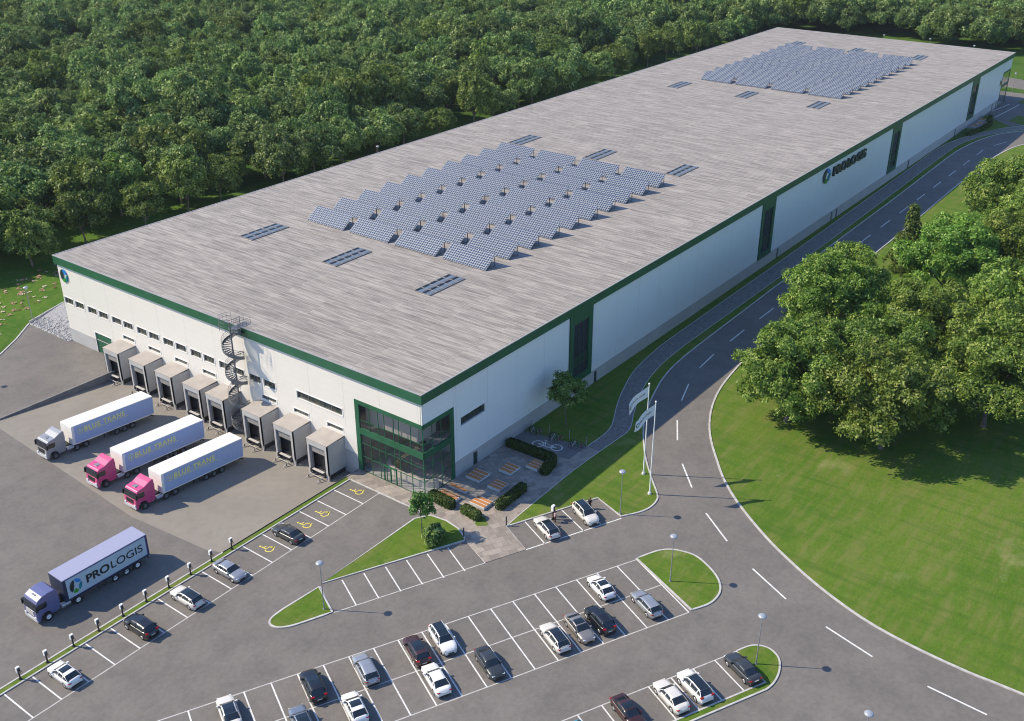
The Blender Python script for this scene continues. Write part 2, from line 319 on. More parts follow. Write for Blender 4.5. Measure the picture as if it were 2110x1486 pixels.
def strip(mb, pts, wd, z0, z1, closed=False, mi=0, side=0.0):
    """a band of width wd swept along pts (top and both sides); side shifts it left/right"""
    n = len(pts); L = []; Rr = []
    for i in range(n):
        a = pts[(i + 1) % n] if (closed or i < n - 1) else pts[i]; b = pts[i - 1] if (closed or i > 0) else pts[i]
        d = Vector((a[0] - b[0], a[1] - b[1])).normalized(); nn = Vector((-d.y, d.x)); p = Vector(pts[i][:2])
        L.append(p + nn * (wd / 2 + side)); Rr.append(p + nn * (-wd / 2 + side))
    vs = [(p.x, p.y, z1) for p in L] + [(p.x, p.y, z1) for p in Rr] + [(p.x, p.y, z0) for p in L] + [(p.x, p.y, z0) for p in Rr]
    m = n if closed else n - 1; fs = []
    for i in range(m):
        j = (i + 1) % n; fs += [(i, n + i, n + j, j)]
        if z1 - z0 > 0.02: fs += [(2 * n + i, i, j, 2 * n + j), (n + i, 3 * n + i, 3 * n + j, n + j)]
    if not closed and z1 - z0 > 0.02: fs += [(0, 2 * n, 3 * n, n), (n - 1, 2 * n - 1, 4 * n - 1, 3 * n - 1)]
    mb.add(vs, fs, mi)
# ================================================================== GROUND
S = dict(kind='structure')
YH = [(-24.2, 12.3), (0.4, 12.3), (0.4, 66.0), (-24.2, 66.0)]        # the sunken loading yard
roadL = [(12.2, -23.3), (14.4, -24.7), (16.2, -25.3), (18.2, -25.2), (19.6, -24.5), (22.2, -22.2), (26.3, -18.8), (30.7, -15.8), (34.9, -13.4), (39.4, -11.4), (45.1, -9.5), (50.1, -8.2), (55.6, -7.4), (63.7, -7.0), (79.8, -6.8), (103.9, -6.5), (140, -6.4), (172.1, -6.2), (214.0, -5.6), (228.3, -6.3), (241.5, -8.4), (250.4, -11.8), (257, -16.5), (265, -27), (272, -45), (277, -90), (278, -140)]
roadR = [(10.0, -140), (9.9, -100), (10.0, -73.5), (9.9, -68), (10.4, -61.5), (11.6, -55.7), (14.1, -49.4), (17.1, -43.9), (19.4, -40.3), (22.4, -36.3), (25.2, -33.0), (28.6, -29.7), (32.6, -26.6), (36.6, -23.7), (40.9, -21.2), (46.1, -19.0), (52.2, -17.3), (59.9, -16.2), (67.2, -15.8), (90, -15.7), (127.3, -15.7), (156.0, -15.6), (178.7, -15.3), (208.5, -15.3), (226.2, -16.2), (239.5, -18.9), (250, -26), (257, -40), (262, -65), (264, -140)]
pathO = [(1.4, -12.6), (4.7, -12.4), (17.9, -12.1), (28.0, -12.5), (31.2, -12.6), (33.5, -12.0), (36.9, -10.4), (42.9, -8.0), (48.2, -6.5), (54.4, -5.5), (62.5, -5.1), (72.1, -5.1), (112.2, -5.1), (170.8, -4.6), (219.6, -3.9), (235.1, -5.3), (245.7, -8.5), (257.4, -14.7)]
pathI = [(24.3, -10.1), (28.5, -10.2), (30.9, -9.9), (33.4, -8.9), (38.1, -6.7), (43.5, -4.7), (49.9, -2.9), (58.7, -1.9), (65.7, -1.7), (87.5, -1.6), (121.0, -1.5), (167.8, -1.0), (200, -0.7), (221.2, -0.5), (234.4, -2.3), (245.6, -5.3), (254.9, -8.9), (262.7, -13.4)]
cL = curve_pts(roadL, 3); cR = curve_pts(roadR, 3); cO = curve_pts(pathO[1:], 3); cI = curve_pts(pathI, 3)
g = MB(); g.poly([(-900, -900), (1600, -900), (1600, 1600), (-900, 1600)], 0.0, holes=[YH]); g.build('ground', noisy('woodland_ground', (0.030, 0.085, 0.010), (0.075, 0.150, 0.018), 0.05, 0.95, (0.11, 0.12, 0.03), 0.25, 0.4, 4.0, detail=8, mix2=0.4, spec=0.15), **S)
leftK = [(-140, 30), (-90, 41), (-60, 53), (-40, 66.5), (-20, 80.6), (-10.9, 87.0), (-5.8, 90.6), (-0.7, 95)]
a = MB()
a.poly([(-140, -140)] + cR + [(278, -140)] + cL[::-1][1:-1] + [(12.2, -23.3), (14.1, -18.4), (24, -9), (24, 0.3), (0.5, 0.3), (0.5, 83), (-0.7, 95)] + leftK[::-1][1:], 0.008, holes=[YH])
a.build('asphalt', ASPH, **S)
# --- sloping concrete apron down to the docks
def yz(x): return 0.008 if x < -24.2 else (-1.3 * (x + 24.2) / 20.7 if x < -3.5 else -1.3)
y_ = MB(); xs = [-24.2, -3.5, 0.0]
for x0, x1 in zip(xs, xs[1:]): y_.add([(x0, 12.3, yz(x0)), (x1, 12.3, yz(x1)), (x1, 66, yz(x1)), (x0, 66, yz(x0))], [(0, 1, 2, 3)])
y_.poly([(-24.2, 66), (-26.3, 28), (-25, 14.5), (-24.2, 12.5)], 0.0125)
y_.build('loading_yard', CONC, **S)
# --- lawns (sheets a kerb's height above the asphalt)
LZ = 0.10
def lawn(name, pts, m=GRASS, z=LZ): b = MB(); b.slab(pts, 0.0, z); b.build(name, m, **S)
def kerb(pts, closed=False, wd=0.2, z=0.13, side=0.0, name='kerb'): b = MB(); strip(b, pts, wd, 0.0, z, closed, side=side); b.build(name, KERB, **S)
lawn('lawn', [(1.4, -12.6)] + cO + [(257.2, -16.4)] + [p for p in cL[::-1] if 12.3 < p[0] <= 257] + [(12.2, -23.3), (14.0, -18.5)])
lawn('lawn', [(22.4, -0.4)] + [p for p in cI if p[0] <= 221] + [(221.2, -0.02), (22.4, -0.02)])
lawn('lawn', cR[:-3] + [(262, -100), (300, -140), (10, -140)], z=0.03)
tri = [(-20.9, -2.0), (-4.4, -2.0), (-2.6, -3.2), (-2.3, -5.6), (-2.7, -8.0), (-3.7, -9.8), (-4.2, -10.2)]
isl1 = [(-21.7, -2.2), (-23.9, -6.7), (-27.6, -5.1), (-29.0, -4.2), (-29.6, -3.3), (-29.5, -2.4), (-28.7, -1.9), (-27, -1.8)]
midI = [(5.7, -29.5), (8.4, -30.7), (9.7, -31.8), (10.35, -33.3), (10.5, -35.2), (9.5, -37.5), (8.2, -39.3), (6.7, -40.4), (5.1, -40.8), (3.3, -40.6), (1.2, -39.5)]
brI = [(-2.0, -46.7), (-0.5, -47.4), (0.3, -48.2), (0.6, -49.3), (0.25, -50.3), (-0.5, -51.1), (-2.2, -51.8), (-4.0, -52.0), (-5.3, -51.8), (-25, -42.3), (-25.4, -43.2 + 1.9), (-4.4, -51.3)]
brI[-2] = (-24.7, -41.6)
midI = curve_pts(midI, 4); brI = curve_pts(brI[:9], 4) + brI[9:]; isl1 = [isl1[0]] + curve_pts(isl1[1:], 4)
for p in (tri, isl1, midI): lawn('lawn', p); kerb(p, True, 0.24)
lawn('lawn', brI); kerb(brI, True, 0.2)
lawn('lawn', [(-140, 11.5), (-2.8, 11.5), (-2.8, 12.15), (-140, 12.15)])
kerb([(-140, 11.42), (-2.75, 11.42)], wd=0.18); kerb([(-140, 12.24), (-2.6, 12.24)], wd=0.2)
kerb(cL, wd=0.22, side=0.05); kerb(cR, wd=0.28, side=-0.05); kerb([(12.2, -23.3), (14.0, -18.5), (1.4, -12.6)], wd=0.2)
kerb(leftK, wd=0.25, side=0.1)
kerb(cO, wd=0.12, z=0.115); kerb(cI, wd=0.12, z=0.115); kerb([(1.4, -12.6), (4.7, -12.4)], wd=0.12, z=0.115)
kerb([(-2.75, 11.4), (-2.75, -3.2)], wd=0.2, z=0.10)
# --- paved plaza, bicycle stand and path
pl = [(-2.75, 12.2), (-2.75, -3.2), (-2.35, -5.6), (-2.7, -8.0), (-3.7, -9.8), (-4.1, -10.3), (-6.15, -15.1), (-1.0, -17.5), (1.4, -12.6), (4.7, -12.4), (17.9, -12.05), (24.3, -12.3), (24.3, -0.02), (-0.02, -0.02), (-0.02, 12.2)]
b = MB(); b.slab(pl, 0.0, 0.06); b.build('plaza_paving', PAVE, **S)
b = MB(); b.slab([(19.3, -0.05), (22.4, -0.05), (24.25, -10.0), (19.6, -9.9)], 0.06, 0.066); b.build('cycle_stand_paving', noisy('smooth_paving', (0.15, 0.145, 0.14), (0.18, 0.175, 0.17), 0.6, 0.85, (0.12, 0.12, 0.12), 3.0), **S)
b = MB(); b.slab([(24.3, -12.3)] + [p for p in cO if p[0] > 25] + [(262.7, -16)] + cI[::-1], 0.0, 0.07); b.build('footpath', PATHM, **S)
# --- road dashes and parking lines
ln = MB()
def bar(p, q, wd=0.16, z=0.016, mi=0):
    if math.dist(p, q) > 15: mi = 1; wd = 0.14; z = 0.0135
    strip(ln, [p, q], wd, z - 0.004, z, mi=mi)
dashes = [((75.2, -10.5), (69.2, -10.6)), ((63.0, -10.7), (56.9, -11.2)), ((50.6, -12.5), (44.9, -14.3)), ((39.0, -16.8), (33.8, -19.7)), ((28.5, -23.4), (23.9, -27.4)), ((19.6, -31.8), (15.7, -36.8)), ((12.5, -41.8), (9.6, -47.4)), ((7.8, -53.0), (6.2, -58.9)), ((5.3, -65.1), (4.9, -71.2)), ((4.9, -77.4), (4.9, -83.5))]
x = 81.3
while x < 226: dashes.append(((x, -10.6 - 0.004 * (x - 81)), (x + 6.2, -10.6 - 0.004 * (x - 75)))); x += 12.6
dashes += [((233.0, -12.3), (239.5, -14.2))]
for p, q in dashes: bar(p, q, 0.22)
for k in range(-24, 17): bar((-2.75 - 3.17 * k if k else -2.75, 11.35), (-2.75 - 3.17 * k if k else -2.75, 5.85)) if k > 0 else None
bar((-80, 5.85), (-2.75, 5.85)); 
U = Vector((2.573, -1.243)); pitch = U.length; U.normalize(); V = Vector((-0.445, -0.895)).normalized()
def L2(o, a, b_): return (o[0] + U.x * a + V.x * b_, o[1] + U.y * a + V.y * b_)
o2 = (-21.5, -2.1)
for k in range(1, 7): bar(L2(o2, k * 2.775, 0.1), L2(o2, k * 2.775, 5.3))
bar(L2(o2, 0, 5.3), (-6.1, -15.1), 0.13); bar((-21.5, -2.15), (-23.85, -6.75), 0.16); bar((-4.0, -10.25), (-6.1, -15.05))
for p, q in (((1.4, -12.6), (-1.0, -17.45)), ((3.8, -13.75), (1.4, -18.75)), ((8.8, -16.2), (6.6, -21.15)), ((11.3, -17.3), (9.1, -22.3)), ((-1.0, -17.5), (11.9, -23.5))): bar(p, q)
om = (5.6, -29.6)
for k in range(1, 23):
    tp = L2(om, -k * 2.868, 0); l = 11.0
    if k in (0,): continue
    bar(tp, L2(om, -k * 2.868, l))
bar(om, L2(om, -63, 0)); bar(L2(om, 0, 5.45), L2(om, -63, 5.45)); bar(L2(om, 0, 11.0), L2(om, -63, 11.0)); bar(om, L2(om, 0, 11.0))
ob = (-2.0, -46.7)
for k in range(0, 9): bar(L2(ob, -k * 2.87 - (0.0 if k else 0.1), 0), L2(ob, -k * 2.87 - (0.0 if k else 0.1), 5.35))
bar(ob, L2(ob, -26, 0)); bar(L2(ob, -0.3, 5.35), L2(ob, -26, 5.35))
ln.build('road_markings', [LINE, noisy('worn_paint', (0.40, 0.39, 0.38), (0.52, 0.51, 0.50), 1.5, 0.8)], **S)
# disabled-bay symbols and the cycle symbol, painted on the ground
def wheelchair(cx, cy, r=0.0):
    b = MB()
    def P(u, v): u *= .85; v *= .85; return (cx + u * math.cos(r) - v * math.sin(r), cy + u * math.sin(r) + v * math.cos(r))
    arc = [P(0.1 + 0.62 * math.cos(R(t)), -0.35 + 0.62 * math.sin(R(t))) for t in range(140, 391, 20)]
    strip(b, arc, 0.14, 0.017, 0.021); strip(b, [P(-0.12, 1.0), P(-0.12, 0.1), P(0.5, 0.05), P(0.72, -0.7), P(0.98, -0.62)], 0.15, 0.017, 0.021)
    strip(b, [P(-0.12, 0.6), P(0.42, 0.55)], 0.12, 0.017, 0.0205)
    b.poly([P(-0.12 + 0.17 * math.cos(R(t)), 1.25 + 0.17 * math.sin(R(t))) for t in range(0, 360, 45)], 0.0215)
    b.build('disabled_bay_marking', YLINE, kind='structure')
for k in (0, 2, 3, 5): wheelchair(-2.75 - 3.17 * (k + 0.5) - (0.1 if k else 0), 8.5, R(4))
b = MB(); z0, z1 = 0.068, 0.072
def ring(c, r, wd): strip(b, [(c[0] + r * math.cos(R(t)), c[1] + r * math.sin(R(t))) for t in range(0, 360, 15)], wd, z0, z1, True)
ring((20.6, -3.9), 0.82, 0.16); ring((21.3, -6.7), 0.82, 0.16)
for pp in ([(20.6, -3.9), (21.5, -4.6), (21.15, -5.75), (20.55, -5.2), (20.6, -3.9)], [(21.15, -5.75), (21.3, -6.7)], [(20.55, -5.2), (21.5, -4.55), (22.0, -4.35)], [(20.45, -5.5), (21.3, -6.7)], [(21.15, -5.75), (21.75, -6.0)], [(22.0, -4.0), (22.05, -4.75)]): strip(b, pp, 0.14, z0, z1 + 0.003)
b.build('cycle_marking', LINE, kind='structure')
# --- gravel bank at the corner of the building
b = MB(); b.add([(-0.75, 95.0, 0.05), (-0.6, 82.6, 0.03), (30, 82.6, 0.3), (30, 98, 0.6), (7.9, 98.0, 0.45)], [(0, 1, 2, 3, 4)]); b.build('gravel_bank', GRAV, **S)
rnd = random.Random(5); b = MB()
for i in range(2600):
    u = rnd.random(); x = -0.6 + 16 * rnd.random() ** 1.5; y = 82.5 + rnd.random() * (12.4 + 0.2 * x)
    if y > 94.7 + 0.36 * x: continue
    s = 0.12 + 0.22 * rnd.random() ** 2; z = 0.03 + 0.012 * max(x, 0)
    vs = [(x + s * rnd.uniform(-1, 1) * 0.4 + dx * s, y + s * rnd.uniform(-1, 1) * 0.4 + dy * s, z + dz * s * rnd.uniform(.5, .9)) for dx, dy, dz in ((-1, -1, 0), (1, -1, 0), (1, 1, 0), (-1, 1, 0), (-.4, -.4, 1), (.5, -.3, 1), (.2, .5, 1))]
    b.add(vs, [(0, 1, 5, 4), (1, 2, 6, 5), (2, 3, 6), (3, 0, 4, 6), (4, 5, 6)])
b.build('rocks', GRAV, recalc=False, kind='stuff', label='pale crushed rocks heaped on the bank beside the warehouse corner', category='rocks')
kerb([(-0.7, 95), (-0.62, 82.5)], wd=0.15, z=0.08); kerb([(-0.7, 95), (7.9, 98.0), (30, 98)], wd=0.2, z=0.5)
b = MB(); b.poly([(-140, 33), (-90, 43), (-60, 55), (-40, 68), (-20, 82), (-10.9, 88.2), (-1, 96), (8, 99), (60, 99), (60, 150), (-140, 150)], 0.012); b.build('meadow', MEADOW, **S)
# flowers: clumps of small petals
FW = mat('petals_white', (0.62, 0.50, 0.42), 0.8); FP = mat('petals_pink', (0.50, 0.22, 0.22), 0.8); FR_ = mat('petals_red', (0.14, 0.05, 0.035), 0.8)
b = MB()
for i in range(420):
    cx = rnd.uniform(-34, 24); cy = rnd.uniform(84, 118)
    if cy < 97.5 + 0.74 * cx or (cx > -2 and cy < 100.5): continue
    mi = rnd.choice((0, 0, 1, 1, 2)); s = rnd.uniform(0.15, 0.5)
    for j in range(12):
        x = cx + rnd.gauss(0, s * 0.7); y = cy + rnd.gauss(0, s * 0.7); q = 0.1 + 0.1 * rnd.random(); z = 0.12 + 0.12 * rnd.random(); t = rnd.random() * 3
        b.add([(x + q * math.cos(t + k * 2.09), y + q * math.sin(t + k * 2.09), z + 0.03 * (k == 0)) for k in range(3)], [(0, 1, 2)], mi)
b.build('flowers', [FW, FP, FR_], recalc=False, kind='stuff', label='pink and white wildflowers dotted over the meadow left of the warehouse', category='flowers')
# --- far end: lot, roads, planted triangle with terrace
b = MB(); b.slab([(266, -0.05), (258, -8.6), (263, -13.2), (300, -30), (309.5, -30), (309.5, 60), (292.9, 60), (292.9, -0.05)], 0.0, 0.03); b.build('far_lot', ASPH, **S)
b = MB(); b.slab([(307, -50), (318, -50), (338, 20), (360, 60), (346, 62), (318, 8)], 0.0, 0.02); b.build('far_road', ASPH, **S)
b = MB(); strip(b, [(276, -0.5), (290, -2.4)], 0.3, 0.03, 0.037); strip(b, [(268.5, -3.5), (291, -5.2)], 0.3, 0.03, 0.037); b.build('far_markings', LINE, **S)
lawn('lawn', [(238, -3.0), (247, -1.0), (252, -0.1), (269, -0.4), (258.7, -10.4), (247, -6.2)])
lawn('lawn', [(266, -8), (275, -8.8), (272, -16), (262.5, -14)]); lawn('lawn', [(294, -4), (303, -5), (300, -14), (291, -10)])
b = MB(); b.slab([(248, -0.05), (265, -0.05), (262, -3.4), (250, -3.4)], 0.1, 0.13); b.build('terrace', PAVE, **S)
b = MB(); b.poly([(tt[0], tt[1]) for tt in [(312, 292), (345, 322), (338, 340), (300, 312)]], 0.02); b.poly([(125, 288), (140, 292), (178, 312), (165, 322), (130, 305)], 0.02); b.build('forest_clearing', noisy('sandy_soil', (0.36, 0.30, 0.26), (0.50, 0.42, 0.37), 0.2, 0.95, (0.2, 0.15, 0.12), 0.5), **S)

# --- retaining walls beside the yard (things)
b = MB(); b.box(-26.5, -0.35, 66.0, 66.3, -1.7, 0.14); o = b.build('retaining_wall', STONE, label='long low concrete retaining wall along the left side of the sunken loading yard', category='wall')
b = MB(); b.box(-24.2, -0.35, 12.14, 12.32, -1.7, 0.13); o = b.build('retaining_wall', STONE, label='low retaining wall between the loading yard and the green strip of the car park', category='wall')

# ================================================================== WAREHOUSE
W, LX, H = 82.5, 292.8, 16.0
wh = empty('warehouse', (0, 0, 0), label='huge white and green distribution warehouse with a long flat grey roof and loading docks', cat='warehouse')
def wall_holes(mb, axis, pos, u0, u1, z0, z1, holes, depth, out, mi=0, mr=None):
    """flat wall with rectangular openings and reveals; axis 'x' = plane x=pos, out=-1 faces the negative side"""
    us = sorted({u0, u1, *[h[0] for h in holes], *[h[1] for h in holes]}); zs = sorted({z0, z1, *[h[2] for h in holes], *[h[3] for h in holes]})
    def P(u, z, d): return (pos - out * d, u, z) if axis == 'x' else (u, pos - out * d, z)
    mr = mi if mr is None else mr
    for a_, b_ in zip(us, us[1:]):
        for c_, d_ in zip(zs, zs[1:]):
            cu, cz = (a_ + b_) / 2, (c_ + d_) / 2
            if any(h[0] < cu < h[1] and h[2] < cz < h[3] for h in holes): continue
            mb.add([P(a_, c_, 0), P(b_, c_, 0), P(b_, d_, 0), P(a_, d_, 0)], [(0, 1, 2, 3)], mi)
    for h in holes:
        q = [(h[0], h[2]), (h[1], h[2]), (h[1], h[3]), (h[0], h[3])]
        for i in range(4):
            p1, p2 = q[i], q[(i + 1) % 4]; mb.add([P(*p1, 0), P(*p2, 0), P(*p2, depth), P(*p1, depth)], [(0, 1, 2, 3)], mr)
FZ = 14.55; PZ = 2.45
pairs = []
for k in range(8):
    y = 82.8 - 6.85 * k - 0.62; pairs += [(y - 2.55, y, 7.3, 8.45), (y - 5.7, y - 3.15, 7.3, 8.45)]
big = (14.85, 23.95, 7.65, 8.8)
smalls = [(66.1 - 6.86 * k - 3.1, 66.1 - 6.86 * k, 5.0, 5.65) for k in range(8)]
smalls[4] = (36.9, 38.8, 5.0, 5.65)
door_g = (69.9, 74.6, 0.0, 3.8)
DOCKY = [67.1, 60.1, 53.3, 46.4, 40.9, 32.6, 25.8, 18.95]; DW = 4.15
fholes = pairs + [big] + smalls
bw = MB(); wall_holes(bw, 'x', 0.0, 12.3, W, PZ, FZ, fholes + [(door_g[0], door_g[1], PZ, 3.8)], 0.25, -1)
bw.box(0.0, 0.3, 0.3, 12.3, 11.3, FZ)
for h in fholes + [door_g]:   # white trims standing proud round the openings
    y0, y1, z0, z1 = h
    for q in ((y0 - 0.14, y1 + 0.14, z1, z1 + 0.14), (y0 - 0.14, y1 + 0.14, z0 - 0.1, z0), (y0 - 0.14, y0, z0, z1), (y1, y1 + 0.14, z0, z1)):
        if q[3] > q[2] and q[2] >= -0.2: bw.box(-0.05, 0.003, q[0], q[1], q[2], q[3], 1)
bw.build('wall', [WALLF, WHITE], wh)
b = MB(); wall_holes(b, 'x', -0.03, 12.3, W, -1.7, PZ, [(door_g[0], door_g[1], 0.0, PZ)], 0.3, -1); b.box(-0.03, 0.1, 12.3, W, PZ - 0.001, PZ + 0.02)
b.build('plinth', PLINTH, wh)
# long side
lw = [(33.9, 40.5), (102.0, 108.4), (177.7, 184.5), (247.2, 254.6)]
sdoors = [(10.3, 11.3), (41.5, 42.4), (111.9, 112.8), (141.6, 142.5), (144.6, 145.5), (195.0, 196.2), (236.7, 237.8), (276.5, 277.6), (281.2, 282.3)]
sw = (7.75, 13.1, 7.65, 8.95)
bw = MB(); cuts = [6.3] + [v for p in lw for v in p] + [283.4]
for i in range(0, len(cuts), 2):
    wall_holes(bw, 'y', 0.0, cuts[i], cuts[i + 1], PZ, FZ, [sw] if i == 0 else [], 0.25, -1)
    bw.box(cuts[i] - (0.002 if i else 0), cuts[i] + 0.14, -0.06, 0.002, PZ, FZ, 1); bw.box(cuts[i + 1] - 0.14, cuts[i + 1] + 0.002, -0.06, 0.002, PZ, FZ, 1)
bw.box(0.3, 6.3, 0.0, 0.3, 11.3, FZ); bw.box(283.4, LX, 0.0, 0.3, 11.0, FZ); bw.box(-0.04, 0.12, -0.04, 0.12, 11.32, FZ, 1)
for q in ((sw[0] - .12, sw[1] + .12, sw[3], sw[3] + .12), (sw[0] - .12, sw[1] + .12, sw[2] - .12, sw[2]), (sw[0] - .12, sw[0], sw[2], sw[3]), (sw[1], sw[1] + .12, sw[2], sw[3])): bw.box(q[0], q[1], -0.05, 0.003, q[2], q[3], 1)
bw.build('wall', [WALLS, WHITE], wh)
b = MB(); wall_holes(b, 'y', -0.03, 6.35, 283.4, -0.3, PZ, [(d[0], d[1], 0.0, 2.1) for d in sdoors], 0.25, -1); b.box(6.35, 283.4, -0.03, 0.1, PZ - 0.001, PZ + 0.02); b.build('plinth', PLINTH, wh)
for nm, bx in (('wall', (0.3, LX, W - 0.3, W, -0.3, FZ)), ('wall', (LX - 0.3, LX, 10, W - 0.3, -0.3, FZ))): b = MB(); b.box(*bx); b.build(nm, WALLS, wh)
# fascia band and roof
b = MB()
b.box(-0.35, 0.0, -0.35, W + 0.35, FZ, H - 0.06); b.box(0.0, LX + 0.35, -0.35, 0.0, FZ, H - 0.06)
b.box(0.0, LX + 0.35, W, W + 0.35, FZ, H - 0.06); b.box(LX, LX + 0.35, 0.0, W, FZ, H - 0.06)
for x0, x1 in lw: b.box(x0 + 0.14, x1 - 0.14, -0.2, 0.1, 12.7, FZ); b.box(x0 + 0.14, x0 + 1.2, -0.2, 0.1, PZ, 12.7); b.box(x1 - 1.25, x1 - 0.14, -0.2, 0.1, PZ, 12.7); b.box(x0 + 1.2, x1 - 1.25, -0.2, 0.1, PZ, PZ + 1.15)
b.build('fascia', GREEN, wh)
b = MB(); b.box(-0.3, LX + 0.3, -0.3, W + 0.3, H - 0.25, H); roof = b.build('roof', ROOF, wh)
b = MB(); e_ = 0.16
b.box(-0.38, -0.38 + e_, -0.38, W + 0.38, H - 0.06, H + 0.05); b.box(-0.38 + e_, LX + 0.38, -0.38, -0.38 + e_, H - 0.06, H + 0.05); b.box(-0.38 + e_, LX + 0.38, W + 0.38 - e_, W + 0.38, H - 0.06, H + 0.05); b.box(LX + 0.38 - e_, LX + 0.38, -0.38 + e_, W + 0.38 - e_, H - 0.06, H + 0.05)
b.build('roof_edge', mat('edge_flashing', (0.42, 0.41, 0.41), 0.5, 0.3), roof)
# windows
def window(y0, y1, z0, z1, nb, plane='x', pos=0.0, cols=None):
    f = MB(); t = 0.07; dep = 0.2
    def bx(mb, u0, u1, a0, a1, d0, d1):
        if plane == 'x': mb.box(pos + d0, pos + d1, u0, u1, a0, a1)
        else: mb.box(u0, u1, pos + d0, pos + d1, a0, a1)
    bx(f, y0, y1, z0, z0 + t, dep - .06, dep); bx(f, y0, y1, z1 - t, z1, dep - .06, dep); bx(f, y0, y0 + t, z0 + t, z1 - t, dep - .06, dep); bx(f, y1 - t, y1, z0 + t, z1 - t, dep - .06, dep)
    for i in range(1, nb): u = y0 + (y1 - y0) * i / nb; bx(f, u - .035, u + .035, z0 + t, z1 - t, dep - .05, dep)
    fr = f.build('window', mat('window_frame', (0.16, 0.17, 0.17), 0.5), wh); p = MB(); bx(p, y0, y1, z0, z1, dep + 0.002, dep + 0.04); p.build('pane', WPANE, fr)
for h in pairs: window(*h, 3)
window(*big, 4)
for h in smalls: window(*h, 3)
window(*sw, 1, 'y')
b = MB(); b.box(0.12, 0.18, door_g[0], door_g[1], 0.0, 3.8); d_ = b.build('gate_door', GREEN, wh)
b = MB()
for k in range(1, 6): b.box(0.10, 0.118, door_g[0], door_g[1], k * 0.63, k * 0.63 + 0.03)
b.build('panel_joint', GREEND, d_)
for d in sdoors: b = MB(); b.box(d[0] + 0.06, d[1] - 0.06, 0.12, 0.17, 0.0, 2.04); dd = b.build('door', mat('dark_door', (0.02, 0.045, 0.035), 0.5), wh); b = MB(); b.box(d[0] + 0.14, d[0] + 0.2, 0.07, 0.118, 0.95, 1.15); b.build('handle', GREYM, dd)
for x0, x1 in lw:     # tall glazed strips
    f = MB(); a0, a1 = x0 + 1.2, x1 - 1.25
    for i in range(4): u = a0 + (a1 - a0 - 0.05) * i / 3; f.box(u, u + 0.05, -0.02, 0.02, PZ + 1.15, 12.7)
    fr = f.build('tall_window', GREEND, wh); p = MB(); p.box(a0, a1, 0.03, 0.06, PZ + 1.15, 12.7); p.build('pane', mat('tinted_pane', (0.035, 0.035, 0.045), 0.1), fr)
    p = MB(); p.box(a0, a1, 0.022, 0.028, 5.2, 6.9); p.build('spandrel', mat('dark_spandrel', (0.02, 0.05, 0.035), 0.4), fr)
# --- glazed entrance corner
ent = MB(); y1 = 12.3; x1 = 6.3; GT = 11.3
ent.box(-0.06, 0.2, y1 - 0.75, y1, 0.0, GT); ent.box(-0.055, 0.2, 0.0, y1 - 0.75, 10.65, GT); ent.box(-0.05, 0.2, 0.0, y1 - 0.75, 6.05, 7.0)
ent.box(x1 - 0.7, x1, -0.06, 0.2, 0.0, GT); ent.box(0.2, x1 - 0.7, -0.055, 0.2, 10.65, GT); ent.box(0.2, x1 - 0.7, -0.05, 0.2, 6.05, 7.0)
ent.box(-0.06, 0.2, 0, 0.2, 0, 0.12)
en = ent.build('entrance_frame', GREEN, wh)
mu = MB()
for y in (9.67, 8.08, 6.94, 5.24, 4.29, 2.19): mu.box(0.0, 0.1, y - 0.035, y + 0.035, 0.0, 6.05); mu.box(0.0, 0.1, y - 0.035, y + 0.035, 7.0, 10.65)
for x in (1.9, 3.7): mu.box(x - 0.035, x + 0.035, 0.0, 0.1, 0.0, 6.05); mu.box(x - 0.035, x + 0.035, 0.0, 0.1, 7.0, 10.65)
for z in (8.25, 4.6, 2.45, 0.0): mu.box(0.01, 0.09, 0.1, y1 - 0.75, z, z + 0.06); mu.box(0.1, x1 - 0.7, 0.01, 0.09, z, z + 0.06)
mu.box(0.0, 0.1, 0.0, 0.1, 0.0, 10.65)
mu.build('mullion', GREEND, en)
gl = MB(); gl.add([(0.05, 0.05, 0), (0.05, y1 - .7, 0), (0.05, y1 - .7, 10.7), (0.05, 0.05, 10.7), (x1 - .65, 0.05, 10.7), (x1 - .65, 0.05, 0)], [(0, 3, 2, 1), (0, 5, 4, 3)]); gl.build('glazing', GLASS, en, recalc=False)
dr = MB()
for y in (6.2, 7.4): dr.box(-0.05, 0.14, y - 0.06, y + 0.06, 0, 2.45)
dr.box(-0.05, 0.14, 5.1, 5.22, 0, 2.45); dr.box(-0.04, 0.13, 5.1, 7.46, 2.38, 2.56); dr.build('entrance_door', GREEND, en)
# interior
INW = mat('interior_wall', (0.52, 0.47, 0.44), 0.8)
i_ = MB(); i_.box(0.2, 11.0, 0.2, 16.0, -0.2, 0.02); i_.build('hall_floor', noisy('hall_tiles', (0.38, 0.37, 0.36), (0.50, 0.49, 0.47), 1.2, 0.4), wh)
i_ = MB(); i_.box(11.0, 11.2, 0.3, 16.2, 0, 11.4); i_.box(0.3, 11.0, 16.0, 16.2, 0, 11.4); i_.box(0.3, 11.0, 0.32, 16.0, 11.4, 11.5); i_.build('hall_wall', INW, wh)
i_ = MB(); i_.slab([(11, 16), (2.2, 16), (2.2, 12.0), (3.2, 11.0), (4.4, 9.2), (5.0, 7.0), (5.0, 4.2), (5.6, 2.2), (7.0, 1.0), (11, 1.0)], 5.6, 5.95); me_ = i_.build('mezzanine', mat('mezzanine_edge', (0.62, 0.58, 0.54), 0.6), wh)
i_ = MB(); rail = [(2.25, 12.0), (3.25, 11.0), (4.45, 9.2), (5.05, 7.0), (5.05, 4.2), (5.65, 2.2), (7.0, 1.05)]
i_.tube([(p[0], p[1], 7.0) for p in rail], 0.03); 
for p in curve_pts(rail, 3): i_.cyl((p[0], p[1], 5.95), (p[0], p[1], 7.0), 0.015, n=5)
i_.build('railing', GREYM, me_)
i_ = MB(); n = 22
